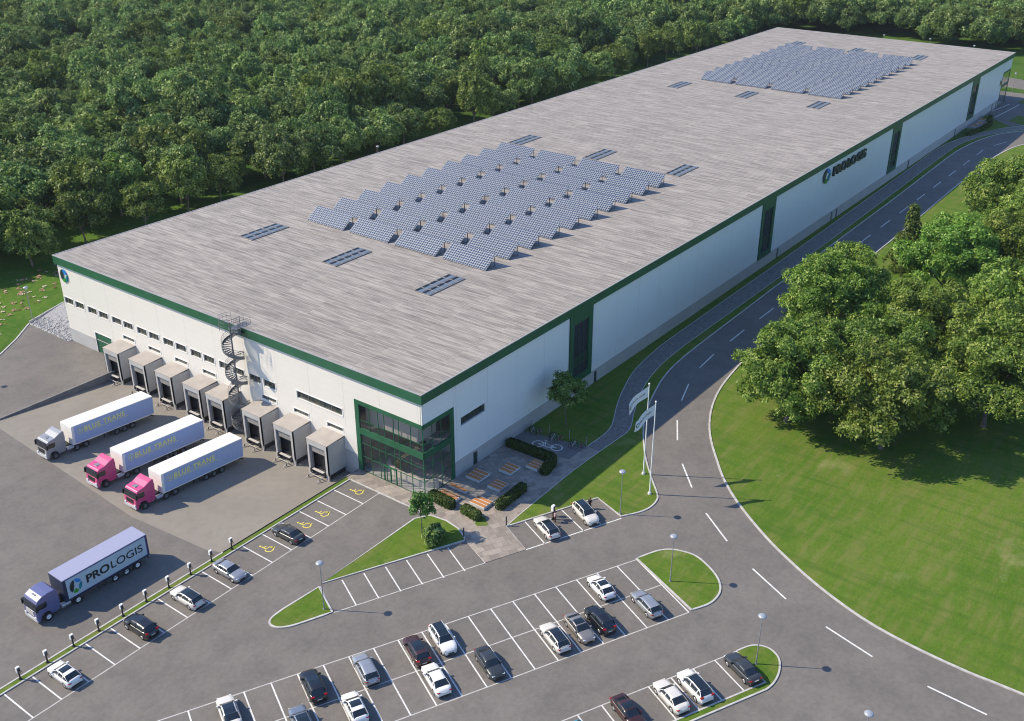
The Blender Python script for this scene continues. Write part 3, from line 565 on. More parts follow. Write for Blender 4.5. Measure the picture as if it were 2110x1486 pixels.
for k in range(n): t = k / n; i_.box(2.6, 4.0, 9.6 - 6.5 * t - 0.3, 9.6 - 6.5 * t, 0.15 + 5.6 * t, 0.22 + 5.6 * t)
for x in (2.55, 4.05): i_.add([(x, 9.7, 0.0), (x, 9.2, 0.0), (x, 2.9, 5.6), (x, 3.4, 5.95), (x + .06, 9.7, 0.0), (x + .06, 9.2, 0.0), (x + .06, 2.9, 5.6), (x + .06, 3.4, 5.95)], [(0, 1, 2, 3), (4, 7, 6, 5), (0, 3, 7, 4), (1, 5, 6, 2)]); i_.tube([(x, 9.5, 1.0), (x, 3.1, 6.85)], 0.03)
i_.build('hall_stairs', mat('stair_olive', (0.10, 0.095, 0.06), 0.5), wh)
i_ = MB(); arc = [(3.6 + 1.9 * math.cos(R(t)), 5.0 + 4.6 * math.sin(R(t))) for t in range(100, 261, 10)]; strip(i_, arc, 0.5, 0.02, 1.1); i_.build('reception_desk', mat('desk_cream', (0.62, 0.55, 0.50), 0.5), wh)
i_ = MB(); i_.box(1.7, 1.85, 2.6, 12.0, 7.0, 11.3); i_.box(1.7, 5.4, 2.45, 2.6, 7.0, 11.3); i_.build('hall_screen', mat('hall_screen', (0.44, 0.39, 0.37), 0.8), wh)
# far glazed corner
e2 = MB(); e2.add([(283.4, .1, 0), (LX - .1, .1, 0), (LX - .1, .1, 10.6), (283.4, .1, 10.6), (LX - .1, 10, 10.6), (LX - .1, 10, 0)], [(0, 1, 2, 3), (1, 5, 4, 2)]); f2 = e2.build('glazing', GLASS, wh, recalc=False)
e2 = MB(); e2.box(270, LX - .3, .3, 14, 10.7, 10.8); e2.box(270, LX - .2, .2, 14, -.1, .03); e2.box(270, 270.2, .3, 14, .03, 10.7); e2.box(270.2, LX - .35, 13.8, 14, .03, 10.7); e2.build('hall_wall', INW, wh)
e2 = MB(); e2.box(283.4, LX, -0.05, 0.2, 10.5, 11.0); e2.box(283.4, 284.0, -0.05, 0.1, 0, 10.5); e2.box(LX - 0.2, LX, -0.05, 0.1, 0, 10.5); e2.box(284, LX - .2, -0.04, 0.1, 6, 6.9); e2.build('entrance_frame', GREEN, wh)
# yellow and green mark near the far corner
b = MB(); b.box(281.6, 283.1, -0.12, -0.03, 7.6, 8.6, 0); b.box(281.6, 283.1, -0.12, -0.03, 7.0, 7.6, 1); b.build('small_sign', [mat('sign_green', (0.03, 0.12, 0.02), 0.5), mat('sign_yellow', (0.55, 0.45, 0.03), 0.5)], wh)
# --- dock shelters
SH_TOP = noisy('shelter_roof', (0.35, 0.318, 0.29), (0.40, 0.365, 0.335), 0.8, 0.8)
SH_SIDE = noisy('shelter_side', (0.40, 0.395, 0.39), (0.45, 0.44, 0.43), 0.8, 0.8)
CURT = noisy('curtain', (0.22, 0.21, 0.20), (0.27, 0.26, 0.25), 2, 0.8)
DARK = mat('dark_opening', (0.008, 0.009, 0.012), 0.6)
def dock(yl, first=False):
    y0, y1 = yl - DW, yl; s = MB(); X = -3.5; t = 0.5
    s.add([(0, y0, 4.6), (0, y1, 4.6), (X, y1, 4.42), (X, y0, 4.42), (0, y0, 4.5), (0, y1, 4.5), (X, y1, 4.28), (X, y0, 4.28)], [(0, 1, 2, 3), (4, 7, 6, 5), (0, 3, 7, 4), (3, 2, 6, 7), (2, 1, 5, 6)], 0)
    s.box(X, -0.04, y0, y0 + 0.12, -0.4, 4.32, 1); s.box(X, -0.04, y1 - 0.12, y1, -0.4, 4.32, 1)
    s.box(X, X + 0.2, y0, y0 + t, -1.3, 4.28, 1); s.box(X, X + 0.2, y1 - t, y1, -1.3, 4.28, 1)
    s.box(X, X + 0.2, y0 + t, y1 - t, 3.55, 4.28, 1)
    sh = s.build('dock_shelter', [SH_TOP, SH_SIDE], wh)
    c = MB(); c.box(X + 0.25, X + 0.32, y0 + t, y1 - t, 2.45, 3.75); c.box(X + 0.2, X + 0.5, y0 + t, y0 + t + 0.28, -0.35, 2.6); c.box(X + 0.2, X + 0.5, y1 - t - 0.28, y1 - t, -0.35, 2.6); c.build('curtain', CURT, sh)
    c = MB(); c.box(X + 0.9, X + 1.0, y0 + 0.13, y1 - 0.13, -0.15, 4.2); c.box(X + 1.0, -0.05, y0 + 0.13, y1 - 0.13, -0.2, -0.15); c.box(X + 0.6, X + 0.9, y0 + 0.13, y1 - 0.13, -0.2, -0.1); c.build('dock_opening', DARK, sh)  # black panel and floor paint in the shade of the opening
    c = MB(); c.box(X + 0.4, -0.05, y0 + 0.3, y1 - 0.3, -1.3, -0.42); c.build('under_dock_fill', mat('dark_gap_fill', (0.05, 0.05, 0.055), 0.8), sh)  # dark block paints the shaded gap under the shelter
    c = MB()     # leveller lip, bumpers and guide rails on the ground
    c.box(X - 0.2, X + 0.2, y0 + 1.0, y1 - 1.0, -0.30, -0.22, 0); c.box(X - .5, X - .42, y0 + .8, y1 - .8, -.95, -.85, 0); c.box(X - 0.18, X - 0.01, y0 + 0.55, y0 + 0.9, -0.9, -0.3, 1); c.box(X - 0.18, X - 0.01, y1 - 0.9, y1 - 0.55, -0.9, -0.3, 1)
    for yy in (y0 + 0.95, y1 - 0.95): c.tube([(X - 0.1, yy, -0.8), (X - 0.9, yy, -0.85), (X - 1.35, yy, -1.02), (X - 1.45, yy, -1.22)], 0.05, 6, 0); c.cyl((X - 0.9, yy, -0.8), (X - 0.9, yy, -1.2), 0.07, n=6, mi=1)
    c.build('dock_bumper', [mat('pale_guide', (0.50, 0.48, 0.45), 0.6), BLACKM], sh)
for y in DOCKY: dock(y)
# --- emblem and lettering of the firm, as they stand on the wall
LOGO = [mat('logo_black', (0.012, 0.03, 0.035), 0.4), mat('logo_blue', (0.02, 0.22, 0.62), 0.4), mat('logo_teal', (0.0, 0.20, 0.25), 0.4), mat('logo_green', (0.04, 0.28, 0.02), 0.4)]
def emblem(s, depth, parent, name='emblem'):
    """ring of four sweeping sectors in the local x/z plane, facing -y"""
    b = MB()
    for a0, a1, mi, wi in ((102, 228, 0, 0.62), (236, 290, 3, 0.50), (300, 372, 2, 0.40), (20, 95, 1, 0.46)):
        n = 12; vs = []
        for k in range(n + 1):
            t = R(a0 + (a1 - a0) * k / n); ww = wi * (0.35 + 0.65 * math.sin(math.pi * min(1, max(0, (k + 1.5) / (n + 3)))))
            ro = 1.0; ri = 1.0 - ww * 1.25
            for r_ in (ri, ro):
                for d in (0, -depth): vs.append((s * 0.86 * r_ * math.cos(t), d, s * r_ * math.sin(t)))
        fs = []
        for k in range(n):
            o = k * 4; q = o + 4; fs += [(o + 1, o + 3, q + 3, q + 1), (o, q, q + 2, o + 2), (o, o + 1, q + 1, q), (o + 2, q + 2, q + 3, o + 3)]
        fs += [(0, 2, 3, 1), (n * 4, n * 4 + 1, n * 4 + 3, n * 4 + 2)]
        b.add(vs, fs, mi)
    return b.build(name, LOGO, parent)
o = emblem(1.18, 0.15, wh); o.location = (-0.03, 80.75, 12.65); o.rotation_euler = (0, 0, R(-90))
o = emblem(1.5, 0.18, wh); o.location = (135.2, -0.04, 12.25); o.scale = (1.6, 1, 1.12)
def word(parent, size, xyz, sx=1.0, m=None, depth=0.06, rz=0.0, heavy=.006):
    """PRO in heavy letters, LOGIS in light ones"""
    m = m or LOGO[0]; a_ = text_mesh('PRO', size, m, depth, size * max(0.03, heavy)); b_ = text_mesh('LOGIS', size, m, depth, size * heavy)
    wa = max(v.co.x for v in a_.vertices)
    o1 = link('lettering', a_, parent); o2 = link('lettering', b_, parent)
    for o, dx in ((o1, 0.0), (o2, (wa + size * 0.07) * sx)):
        o.rotation_euler = (R(90), 0, rz); o.scale = (sx, 1, 1); o.location = (xyz[0] + dx * math.cos(rz), xyz[1] + dx * math.sin(rz), xyz[2])
word(wh, 2.7, (138.6, -0.22, 11.5), 1.58, depth=0.2, heavy=.045)
# --- skylights in the roof
SKYB = mat('skylight_pane', (0.13, 0.165, 0.21), 0.35); SKYF = mat('skylight_frame', (0.22, 0.21, 0.205), 0.6); SKYK = mat('skylight_black_strip', (0.008, 0.01, 0.014), 0.4, spec=0.2)
def skylight(x0, y0, lx=8.7, ly=3.4):
    f = MB(); f.box(x0, x0 + lx, y0, y0 + ly, H + 0.002, H + 0.16); fr = f.build('skylight', SKYF, wh)
    p = MB()
    for i in range(5):
        for j in range(2):
            a0 = x0 + 0.15 + i * (lx - 0.1) / 5; b0 = y0 + 0.2 + j * (ly - 0.2) / 2; w2 = (lx - 0.1) / 5 - 0.28; h2 = 0.78
            p.box(a0, a0 + w2, b0, b0 + h2, H + 0.16, H + 0.2, 0); p.box(a0, a0 + w2, b0 + h2 + .02, b0 + h2 + .62, H + 0.16, H + 0.19, 1)  # flat black strip along the far side of each pane
    p.build('pane', [SKYB, SKYK], fr, recalc=False)
for x in (24.7, 103.8, 178.6, 260.2):
    for y in (19.9, 40.4, 61.2): skylight(x, y + (0.4 if x > 150 else 0))
# ================================================================== SOLAR PANELS (each table on the roof is a thing)
def solar_mat():
    m = mat('solar_cells', (0.05, 0.1, 0.3), 0.3, 0.0, 0.35); t = m.node_tree; b = t.nodes['Principled BSDF']
    co = N(t, 'ShaderNodeTexCoord'); br = N(t, 'ShaderNodeTexBrick', offset=0.0); br.inputs['Scale'].default_value = 1.0
    br.inputs['Brick Width'].default_value = 0.46; br.inputs['Row Height'].default_value = 0.46; br.inputs['Mortar Size'].default_value = 0.042; br.inputs['Mortar Smooth'].default_value = 0.3
    br.inputs['Color1'].default_value = (0.022, 0.045, 0.105, 1); br.inputs['Color2'].default_value = (0.034, 0.062, 0.135, 1); br.inputs['Mortar'].default_value = (0.42, 0.44, 0.43, 1)
    mp = N(t, 'ShaderNodeMapping'); t.links.new(co.outputs['Object'], mp.inputs[0]); t.links.new(mp.outputs[0], br.inputs[0]); t.links.new(br.outputs[0], b.inputs['Base Color']); return m
SOL = solar_mat()
def make_solar():
    t = empty('solar_panel', (0, 0, 0)); Wp, D, Z0, Z1 = 9.4, 3.0, 0.16, 2.2
    L = math.hypot(D, Z1 - Z0); ang = math.atan2(Z1 - Z0, D)
    b = MB(); b.box(0, L, 0.0, Wp, -0.05, 0.0, 1)
    # cells: upper face laid out flat, then the part is tilted
    b.add([(0.03, 0.03, 0.004), (L - 0.03, 0.03, 0.004), (L - 0.03, Wp - 0.03, 0.004), (0.03, Wp - 0.03, 0.004)], [(0, 1, 2, 3)], 0)
    o = b.build('panel', [SOL, GREYM], t, recalc=False); o.location = (0, 0, Z0); o.rotation_euler = (0, -ang, 0)
    b = MB()
    for y in (0.25, Wp / 3, 2 * Wp / 3, Wp - 0.25):
        b.box(0.0, D, y - 0.05, y + 0.05, 0.0, 0.1); b.box(D - 0.22, D - 0.1, y - 0.05, y + 0.05, 0.1, Z1 - 0.15); b.cyl((D * 0.55, y, 0.1), (D * 0.55, y, (Z1 - Z0) * 0.55 + 0.05), 0.035, n=5)
    b.build('frame', GALV, t)
    b = MB(); b.box(D - 0.9, D - 0.15, Wp - 0.75, Wp - 0.1, 0.1, 0.75); b.build('inverter_box', mat('box_cream', (0.62, 0.56, 0.48), 0.5), t)
    return t
sp = make_solar(); firsts = True
for arr, (X0, dy, lab, grp) in enumerate(((38.0, 0.0, 'nearer field', 'solar panels in the nearer field on the roof'), (193.2, 0.5, 'farther field', 'solar panels in the farther field on the roof'))):
    for i in range(10):
        for j in range(4):
            o = sp if firsts else copy_tree(sp); firsts = False
            o.location = (X0 + 6.24 * i, 19.4 + 10.87 * j + dy, H + 0.002)
            rows = ['first', 'second', 'third', 'fourth', 'fifth', 'sixth', 'seventh', 'eighth', 'ninth', 'tenth']
            retag(o, '%s solar table, row %s from the docks, column %s from the road' % (lab, rows[i], rows[j]), grp, 'solar panel')

# ================================================================== CARS
PAINT = {}
def paint(name, c, rough=0.25, metal=0.0):
    if name not in PAINT:
        m = mat('paint_' + name, c, rough, metal); m.node_tree.nodes['Principled BSDF'].inputs['Coat Weight'].default_value = 0.6
        m.node_tree.nodes['Principled BSDF'].inputs['Coat Roughness'].default_value = 0.08; PAINT[name] = m
    return PAINT[name]
PC = dict(white=(0.76, 0.76, 0.75), pearl=(0.62, 0.60, 0.56), black=(0.010, 0.010, 0.012), silver=(0.40, 0.41, 0.43), grey=(0.13, 0.14, 0.15), dgrey=(0.035, 0.04, 0.045), maroon=(0.045, 0.016, 0.014), champagne=(0.34, 0.31, 0.28), steel=(0.24, 0.27, 0.31), blue=(0.02, 0.30, 0.50))
HEADL = mat('headlight_glass', (0.62, 0.66, 0.70), 0.1); TAILL = mat('taillight_red', (0.34, 0.006, 0.01), 0.2); CHROME = mat('alloy', (0.62, 0.62, 0.64), 0.3, 0.7); PLATE = mat('number_plate', (0.7, 0.7, 0.68), 0.5)
UNDER = mat('underbody', (0.01, 0.01, 0.01), 0.9)
# L, W, belt line (x,z) nose->tail, roof line: windscreen base, top, mid, rear top, rear base, roof half width, wheel radius/axles
TYPES = {
 'hatch': dict(L=4.35, W=1.84, belt=[(2.17, .62), (2.05, .74), (1.7, .86), (1.0, .98), (0.2, 1.0), (-1.2, 1.04), (-1.95, 1.06), (-2.1, .98), (-2.17, .75)], roof=[(1.12, .97), (.32, 1.42), (-.4, 1.49), (-1.3, 1.42), (-1.98, 1.05)], ax=(1.35, -1.3)),
 'sedan': dict(L=4.75, W=1.86, belt=[(2.37, .60), (2.25, .72), (1.9, .84), (1.1, .95), (0.2, .97), (-1.3, 1.0), (-1.9, 1.03), (-2.3, .98), (-2.37, .75)], roof=[(1.15, .94), (.4, 1.36), (-.3, 1.43), (-1.05, 1.36), (-1.85, 1.02)], ax=(1.45, -1.4)),
 'suv': dict(L=4.6, W=1.9, belt=[(2.3, .72), (2.2, .88), (1.8, 1.0), (1.15, 1.08), (.2, 1.1), (-1.4, 1.14), (-2.1, 1.16), (-2.25, 1.05), (-2.3, .8)], roof=[(1.2, 1.07), (.55, 1.58), (-.4, 1.67), (-1.7, 1.62), (-2.15, 1.16)], ax=(1.42, -1.38)),
 'estate': dict(L=4.75, W=1.86, belt=[(2.37, .62), (2.25, .75), (1.85, .87), (1.1, .98), (.2, 1.0), (-1.4, 1.03), (-2.2, 1.05), (-2.33, .96), (-2.37, .75)], roof=[(1.12, .97), (.4, 1.42), (-.4, 1.49), (-1.75, 1.43), (-2.25, 1.05)], ax=(1.45, -1.4)),
}
def loft(mb, secs, mi=0, smooth=True, cap=True):
    n = len(secs[0]); vs = [p for s in secs for p in s]
    mb.add(vs, [(i * n + j, i * n + (j + 1) % n, (i + 1) * n + (j + 1) % n, (i + 1) * n + j) for i in range(len(secs) - 1) for j in range(n)], mi, smooth)
    if cap: mb.add(secs[0], [list(range(n))], mi); mb.add(secs[-1], [list(range(n))[::-1]], mi)
CARMESH = {}
def car_meshes(ty):
    if ty in CARMESH: return CARMESH[ty]
    T = TYPES[ty]; L, Wd = T['L'], T['W']; hw = Wd / 2; wr = 0.33 if ty != 'suv' else 0.37
    bx = [p[0] for p in T['belt']][::-1]; bz = [p[1] for p in T['belt']][::-1]; rx = [p[0] for p in T['roof']][::-1]; rz = [p[1] for p in T['roof']][::-1]
    belt = lambda x: float(np.interp(x, bx, bz))
    def width(x):
        t = abs(x) / (L / 2); return hw * (1 - (0.34 if x > 0 else 0.24) * max(0, (t - 0.66) / 0.34) ** 2.4)
    def zb(x):
        z = 0.24 + (0.08 if abs(x) > L / 2 - 0.15 else 0)
        for a in T['ax']:
            d = abs(x - a)
            if d < wr + 0.07: z = max(z, 0.30 + math.sqrt(max(0, (wr + 0.07) ** 2 - d * d)) * 0.98)
        return z
    X = sorted({round(-L / 2 + L * i / 30, 3) for i in range(31)} | {round(a + s * (wr + 0.07) * q, 3) for a in T['ax'] for s in (-1, 1) for q in (1.0, 0.98, .9, .75, .5, .25, 0)})
    body = MB(); secs = []
    for x in X:
        w_, b, z = width(x), belt(x), zb(x); zm = max((b + 0.3) / 2, z + 0.02); zz = max(b - 0.10, z + 0.03)
        half = [(w_ * 0.93, z), (w_ * 0.985, z + 0.01), (w_, zm), (w_ * 0.975, zz), (w_ * 0.90, b), (w_ * 0.5, b + 0.035)]
        secs.append([(x, y, q) for y, q in half] + [(x, -y, q) for y, q in half[::-1]])
    loft(body, secs, 0)
    und = MB(); und.box(-L / 2 + 0.12, L / 2 - 0.12, -hw * 0.8, hw * 0.8, 0.2, 0.62)
    # greenhouse
    gh = MB(); GX = [rx[0] + (rx[-1] - rx[0]) * i / 24 for i in range(25)]; GX = sorted(set([round(v, 3) for v in GX] + rx)); secs = []
    top = lambda x: float(np.interp(x, rx, rz))
    for x in GX:
        zt = top(x) - 0.02; zb_ = belt(x) - 0.02; h = max(zt - zb_, 0.01); hh = h / 0.48; yb = width(x) * 0.90; yt = yb - 0.17 * min(1.1, hh)
        secs.append([(x, yb, zb_), (x, yt, zt), (x, yt * 0.55, zt + 0.03 * min(1, hh)), (x, -yt * 0.55, zt + 0.03 * min(1, hh)), (x, -yt, zt), (x, -yb, zb_)])
    loft(gh, secs, 0)
    def ghp(x):
        zt = top(x) - 0.02; zb_ = belt(x) - 0.02; h = max(zt - zb_, 0.01); hh = h / 0.48; yb = width(x) * 0.90; yt = yb - 0.17 * min(1.1, hh); return yb, yt, zb_, zt, hh
    roof_x = [x for x in GX if rx[1] - 0.001 <= x <= rx[3] + 0.001]
    rf = MB(); secs = []
    for x in roof_x:
        yb, yt, zb_, zt, hh = ghp(x); secs.append([(x, yt + 0.012, zt - 0.03), (x, yt - 0.02, zt + 0.014), (x, yt * 0.55, zt + 0.046), (x, -yt * 0.55, zt + 0.046), (x, -yt + 0.02, zt + 0.014), (x, -yt - 0.012, zt - 0.03)])
    loft(rf, secs, 0)
    pan = MB(); a0, a1 = rx[3] - 0.12, (rx[1] + 0.45); long_ = ghp; xs_ = [x for x in GX if a1 - 0.01 <= x <= a0 + 0.01]
    for x in xs_[:-1]:
        x2 = xs_[xs_.index(x) + 1]; A = ghp(x); B = ghp(x2)
        pan.add([(x, A[1] * .84, A[3] + .035), (x, A[1] * .5, A[3] + .053), (x, -A[1] * .5, A[3] + .053), (x, -A[1] * .84, A[3] + .035), (x2, B[1] * .84, B[3] + .035), (x2, B[1] * .5, B[3] + .053), (x2, -B[1] * .5, B[3] + .053), (x2, -B[1] * .84, B[3] + .035)], [(0, 1, 5, 4), (1, 2, 6, 5), (2, 3, 7, 6)])
    pan2 = MB(); xs2 = [x for x in GX if rx[1] - .01 <= x <= rx[3] + .01]
    for x, x2 in zip(xs2, xs2[1:]):
        A = ghp(x); B = ghp(x2)
        pan2.add([(x, A[1] * .82, A[3] + .035), (x, A[1] * .5, A[3] + .053), (x, -A[1] * .5, A[3] + .053), (x, -A[1] * .82, A[3] + .035), (x2, B[1] * .82, B[3] + .035), (x2, B[1] * .5, B[3] + .053), (x2, -B[1] * .5, B[3] + .053), (x2, -B[1] * .82, B[3] + .035)], [(0, 1, 5, 4), (1, 2, 6, 5), (2, 3, 7, 6)])
    pil = MB()   # A, B and rear pillars in body colour
    for s in (1, -1):
        for (xa, ta, xb, tb, wd) in ((rx[4] - 0.03, 0.0, rx[3], 1.0, 0.06), (rx[2] + (0.25 if ty != 'suv' else 0.1), 0, rx[2] + .18, 1, 0.045), (rx[0] + 0.12, 0.0, rx[1] - 0.02, 1.0, 0.12), (rx[1] + (0.35 if ty in ('suv', 'estate', 'hatch') else 0.05), 0, rx[1] + (0.2 if ty in ('suv', 'estate', 'hatch') else 0.12), 1, 0.05)):
            p = []
            for xx, tt in ((xa, ta), (xb, tb)):
                yb, yt, zb_, zt, hh = ghp(xx); p.append((xx, s * ((yb if tt == 0 else yt) + 0.008), zb_ + 0.02 if tt == 0 else zt))
            (x_, y_1, z_1), (x2_, y_2, z_2) = p
            pil.add([(x_ - wd, y_1, z_1), (x_ + wd, y_1, z_1), (x2_ + wd, y_2, z_2), (x2_ - wd, y_2, z_2), (x_ - wd, y_1 - s * .03, z_1), (x_ + wd, y_1 - s * .03, z_1), (x2_ + wd, y_2 - s * .03, z_2), (x2_ - wd, y_2 - s * .03, z_2)], [(0, 1, 2, 3), (4, 5, 6, 7), (0, 1, 5, 4), (2, 3, 7, 6), (0, 3, 7, 4), (1, 2, 6, 5)])
    def part_box(lst, mi=0):
        m = MB()
        for q in lst: m.box(*q)
        return m
    xn = L / 2; tailz = .78 if ty != 'suv' else .98; hz = .62 if ty != 'suv' else .76
    out = dict(body=body.mesh('body', [UNDER]), under=und.mesh('underbody', [UNDER]), glass=gh.mesh('windows', [DGLASS]), roof=rf.mesh('roof', [UNDER]), pan=pan.mesh('sunroof', [DGLASS]), pan2=pan2.mesh('sunroof', [DGLASS]), pil=pil.mesh('pillars', [UNDER]))
    out['mir'] = [part_box([(rx[4] - 0.45, rx[4] - 0.25, s * (hw * .9), s * (hw + 0.16), belt(.9) - .02, belt(.9) + .14)]).mesh('mirror', [UNDER], bevel=0.03) for s in (1, -1)]
    def lamp(x0, x1, s, y0, y1, z0, z1, mm, nm):
        m = MB(); m.box(x0, x1, s * y0, s * y1, z0, z1); return m.mesh(nm, [mm], bevel=0.02)
    out['hl'] = [lamp(xn - 0.36, xn - 0.10, s, hw * .46, hw * .80, hz - .0, hz + .12, HEADL, 'headlight') for s in (1, -1)]
    out['tl'] = [lamp(-xn + 0.02, -xn + 0.26, s, hw * .52, hw * .87, tailz, tailz + (.18 if ty == 'suv' else .12), TAILL, 'taillight') for s in (1, -1)]
    out['gr'] = part_box([(xn - .1, xn + .005, -hw * .36, hw * .36, .34, .52)]).mesh('grille', [BLACKM])
    out['pl'] = part_box([(-xn - .012, -xn + .02, -.26, .26, .62 if ty != 'sedan' else .7, .73 if ty != 'sedan' else .81)]).mesh('number_plate', [PLATE])
    out['bp'] = part_box([(-xn - .006, -xn + .1, -hw * .7, hw * .7, .3, .44)]).mesh('bumper', [BLACKM])
    ty_ = MB(); ty_.lathe([(wr * .62, -.1), (wr * .95, -.11), (wr, -.06), (wr, .06), (wr * .95, .11), (wr * .62, .1)], 18)
    rm = MB(); rm.lathe([(0.0, .085), (wr * .2, .09), (wr * .55, .075), (wr * .66, .1)], 18)
    for k in range(5): t = k * 2 * math.pi / 5; rm.obox((wr * .38 * math.cos(t), wr * .38 * math.sin(t)), (math.cos(t), math.sin(t)), wr * .22, .035, .08, .105)
    rmb = MB(); rmb.lathe([(0.0, -.085), (wr * .55, -.075), (wr * .66, -.1)], 18)
    rm.add(rmb.v, rmb.f)
    out['tyre'] = ty_.mesh('tyre', [RUB]); out['rim'] = rm.mesh('rim', [CHROME]); out['wr'] = wr
    CARMESH[ty] = out; return out
def colored(me, m): c = me.copy(); c.materials.clear(); c.materials.append(m); return c
CARCACHE = {}
def car(ty, colr, x, y, ang, label, group, roof=None, pan=False, side=None):
    key = (ty, colr, roof, pan)
    if key in CARCACHE:
        o = copy_tree(CARCACHE[key]); o.location = (x, y, 0.01); o.rotation_euler = (0, 0, R(ang)); retag(o, label, group, 'car'); return o
    M_ = car_meshes(ty); T = TYPES[ty]; p = paint(colr, PC[colr], 0.28, 0.55 if colr in ('silver', 'grey', 'steel', 'champagne') else 0.0); rp = p
    t = empty('parked_car', (x, y, 0.01), R(ang), label, 'car', group)
    bd = link('body', colored(M_['body'], p), t); link('underbody', M_['under'], t); link('windows', M_['glass'], t); rf = link('roof', colored(M_['roof'], rp), t)
    if pan or roof: link('sunroof', M_['pan2' if roof else 'pan'], rf)
    link('pillars', colored(M_['pil'], p), t)
    for m in M_['mir']: link('mirror', colored(m, p), t)
    for m in M_['hl']: link('headlight', m, t)
    for m in M_['tl']: link('taillight', m, t)
    link('grille', M_['gr'], t); link('number_plate', M_['pl'], t); link('bumper', M_['bp'], t)
    hw = T['W'] / 2
    for a in T['ax']:
        for s in (1, -1):
            wl = empty('wheel', (a, s * (hw - 0.13), M_['wr'])); wl.parent = t; wl.rotation_euler = (R(-90) if s > 0 else R(90), 0, 0)
            link('tyre', M_['tyre'], wl); link('rim', M_['rim'], wl)
    CARCACHE[key] = t; return t
RV = math.degrees(math.atan2(V.y, V.x))     # direction of the slanted bays, pointing to the road (down the picture)
G1, G2, G3, G4 = 'cars in the row beside the green strip', 'cars in the two big middle rows', 'cars by the entrance plaza', 'cars in the corner bays near the round island'
car('hatch', 'white', -48.3, 8.3, 90, 'white hatchback with a black glass roof, leftmost car beside the green strip', G1, pan=True)
car('suv', 'black', -38.9, 8.2, 90, 'black sport utility car beside the green strip near the purple lorry', G1)
car('estate', 'pearl', -32.6, 8.2, 90, 'off-white car with a full dark roof beside the green strip', G1, 'black', True)
car('sedan', 'silver', -26.4, 8.2, -90, 'silver saloon parked nose out beside the green strip', G1)
car('sedan', 'dgrey', -17.0, 8.2, 90, 'dark saloon parked between the yellow disabled symbols', G1)
car('estate', 'pearl', 3.75, -17.3, RV + 180, 'white and black electric car at the charger by the plaza', G3, 'black', True)
car('suv', 'pearl', 9.3, -19.6, RV, 'silvery car with black roof by the entrance lawn with a person beside it', G3, 'black', True)
car('hatch', 'white', -2.15, -29.3, RV + 180, 'white hatchback with black glass roof in the upper middle row, nearest the large island', G2, pan=True)
car('suv', 'white', -20.2, -20.2, RV, 'large white people carrier facing down the picture with a long black roof', G2, 'black', True)
car('suv', 'maroon', -23.3, -19.1, RV + 180, 'dark maroon car next to the white people carrier', G2, pan=True)
car('estate', 'silver', -28.6, -16.6, RV + 180, 'silver estate car alone in the upper middle row', G2)
car('suv', 'black', -33.7, -14.0, RV + 180, 'black off-roader with red rear lights in the upper middle row', G2, pan=True)
car('sedan', 'pearl', -41.4, -9.9, RV + 180, 'pale car with a dark glass roof at the bottom left of the middle rows', G2, 'black', True)
car('estate', 'silver', -1.5, -35.1, RV + 180, 'silver grey estate car in the lower middle row beside the large island', G2)
car('suv', 'black', -7.1, -32.3, RV + 180, 'black off-roader between the silver saloon and the silver estate', G2)
car('sedan', 'champagne', -9.6, -31.2, RV, 'beige grey saloon facing down the picture between white and black cars', G2, pan=True)
car('estate', 'pearl', -12.5, -29.9, RV + 180, 'white estate car with a black roof, left of the beige saloon', G2, 'black', True)
car('sedan', 'dgrey', -20.0, -26.6, RV, 'dark green-grey saloon facing down the picture in the lower middle row', G2)
car('sedan', 'white', -25.3, -23.6, RV + 180, 'white saloon behind the dark maroon car', G2)
car('hatch', 'white', -33.3, -19.6, RV + 180, 'white hatchback with a dark roof glass at the lower edge of the photo', G2, pan=True)
car('estate', 'steel', -37.9, -16.8, RV + 180, 'blue-grey car half cut off by the lower edge of the photo', G2, pan=True)
car('sedan', 'maroon', -17.2, -42.2, RV, 'brown maroon car facing down the picture at the lower edge', G4, pan=True)
car('hatch', 'blue', -22.9, -40.4, RV, 'bright blue car of which only the roof shows at the lower edge', G4)
car('sedan', 'pearl', -12.6, -44.5, RV + 180, 'off-white saloon beside the white car with a long black roof', G4)
car('suv', 'white', -9.9, -45.8, RV + 180, 'white car with a long black glass roof in the corner bays', G4, 'black', True)
car('sedan', 'dgrey', -4.45, -48.6, RV + 180, 'dark grey saloon next to the round grass island', G4)

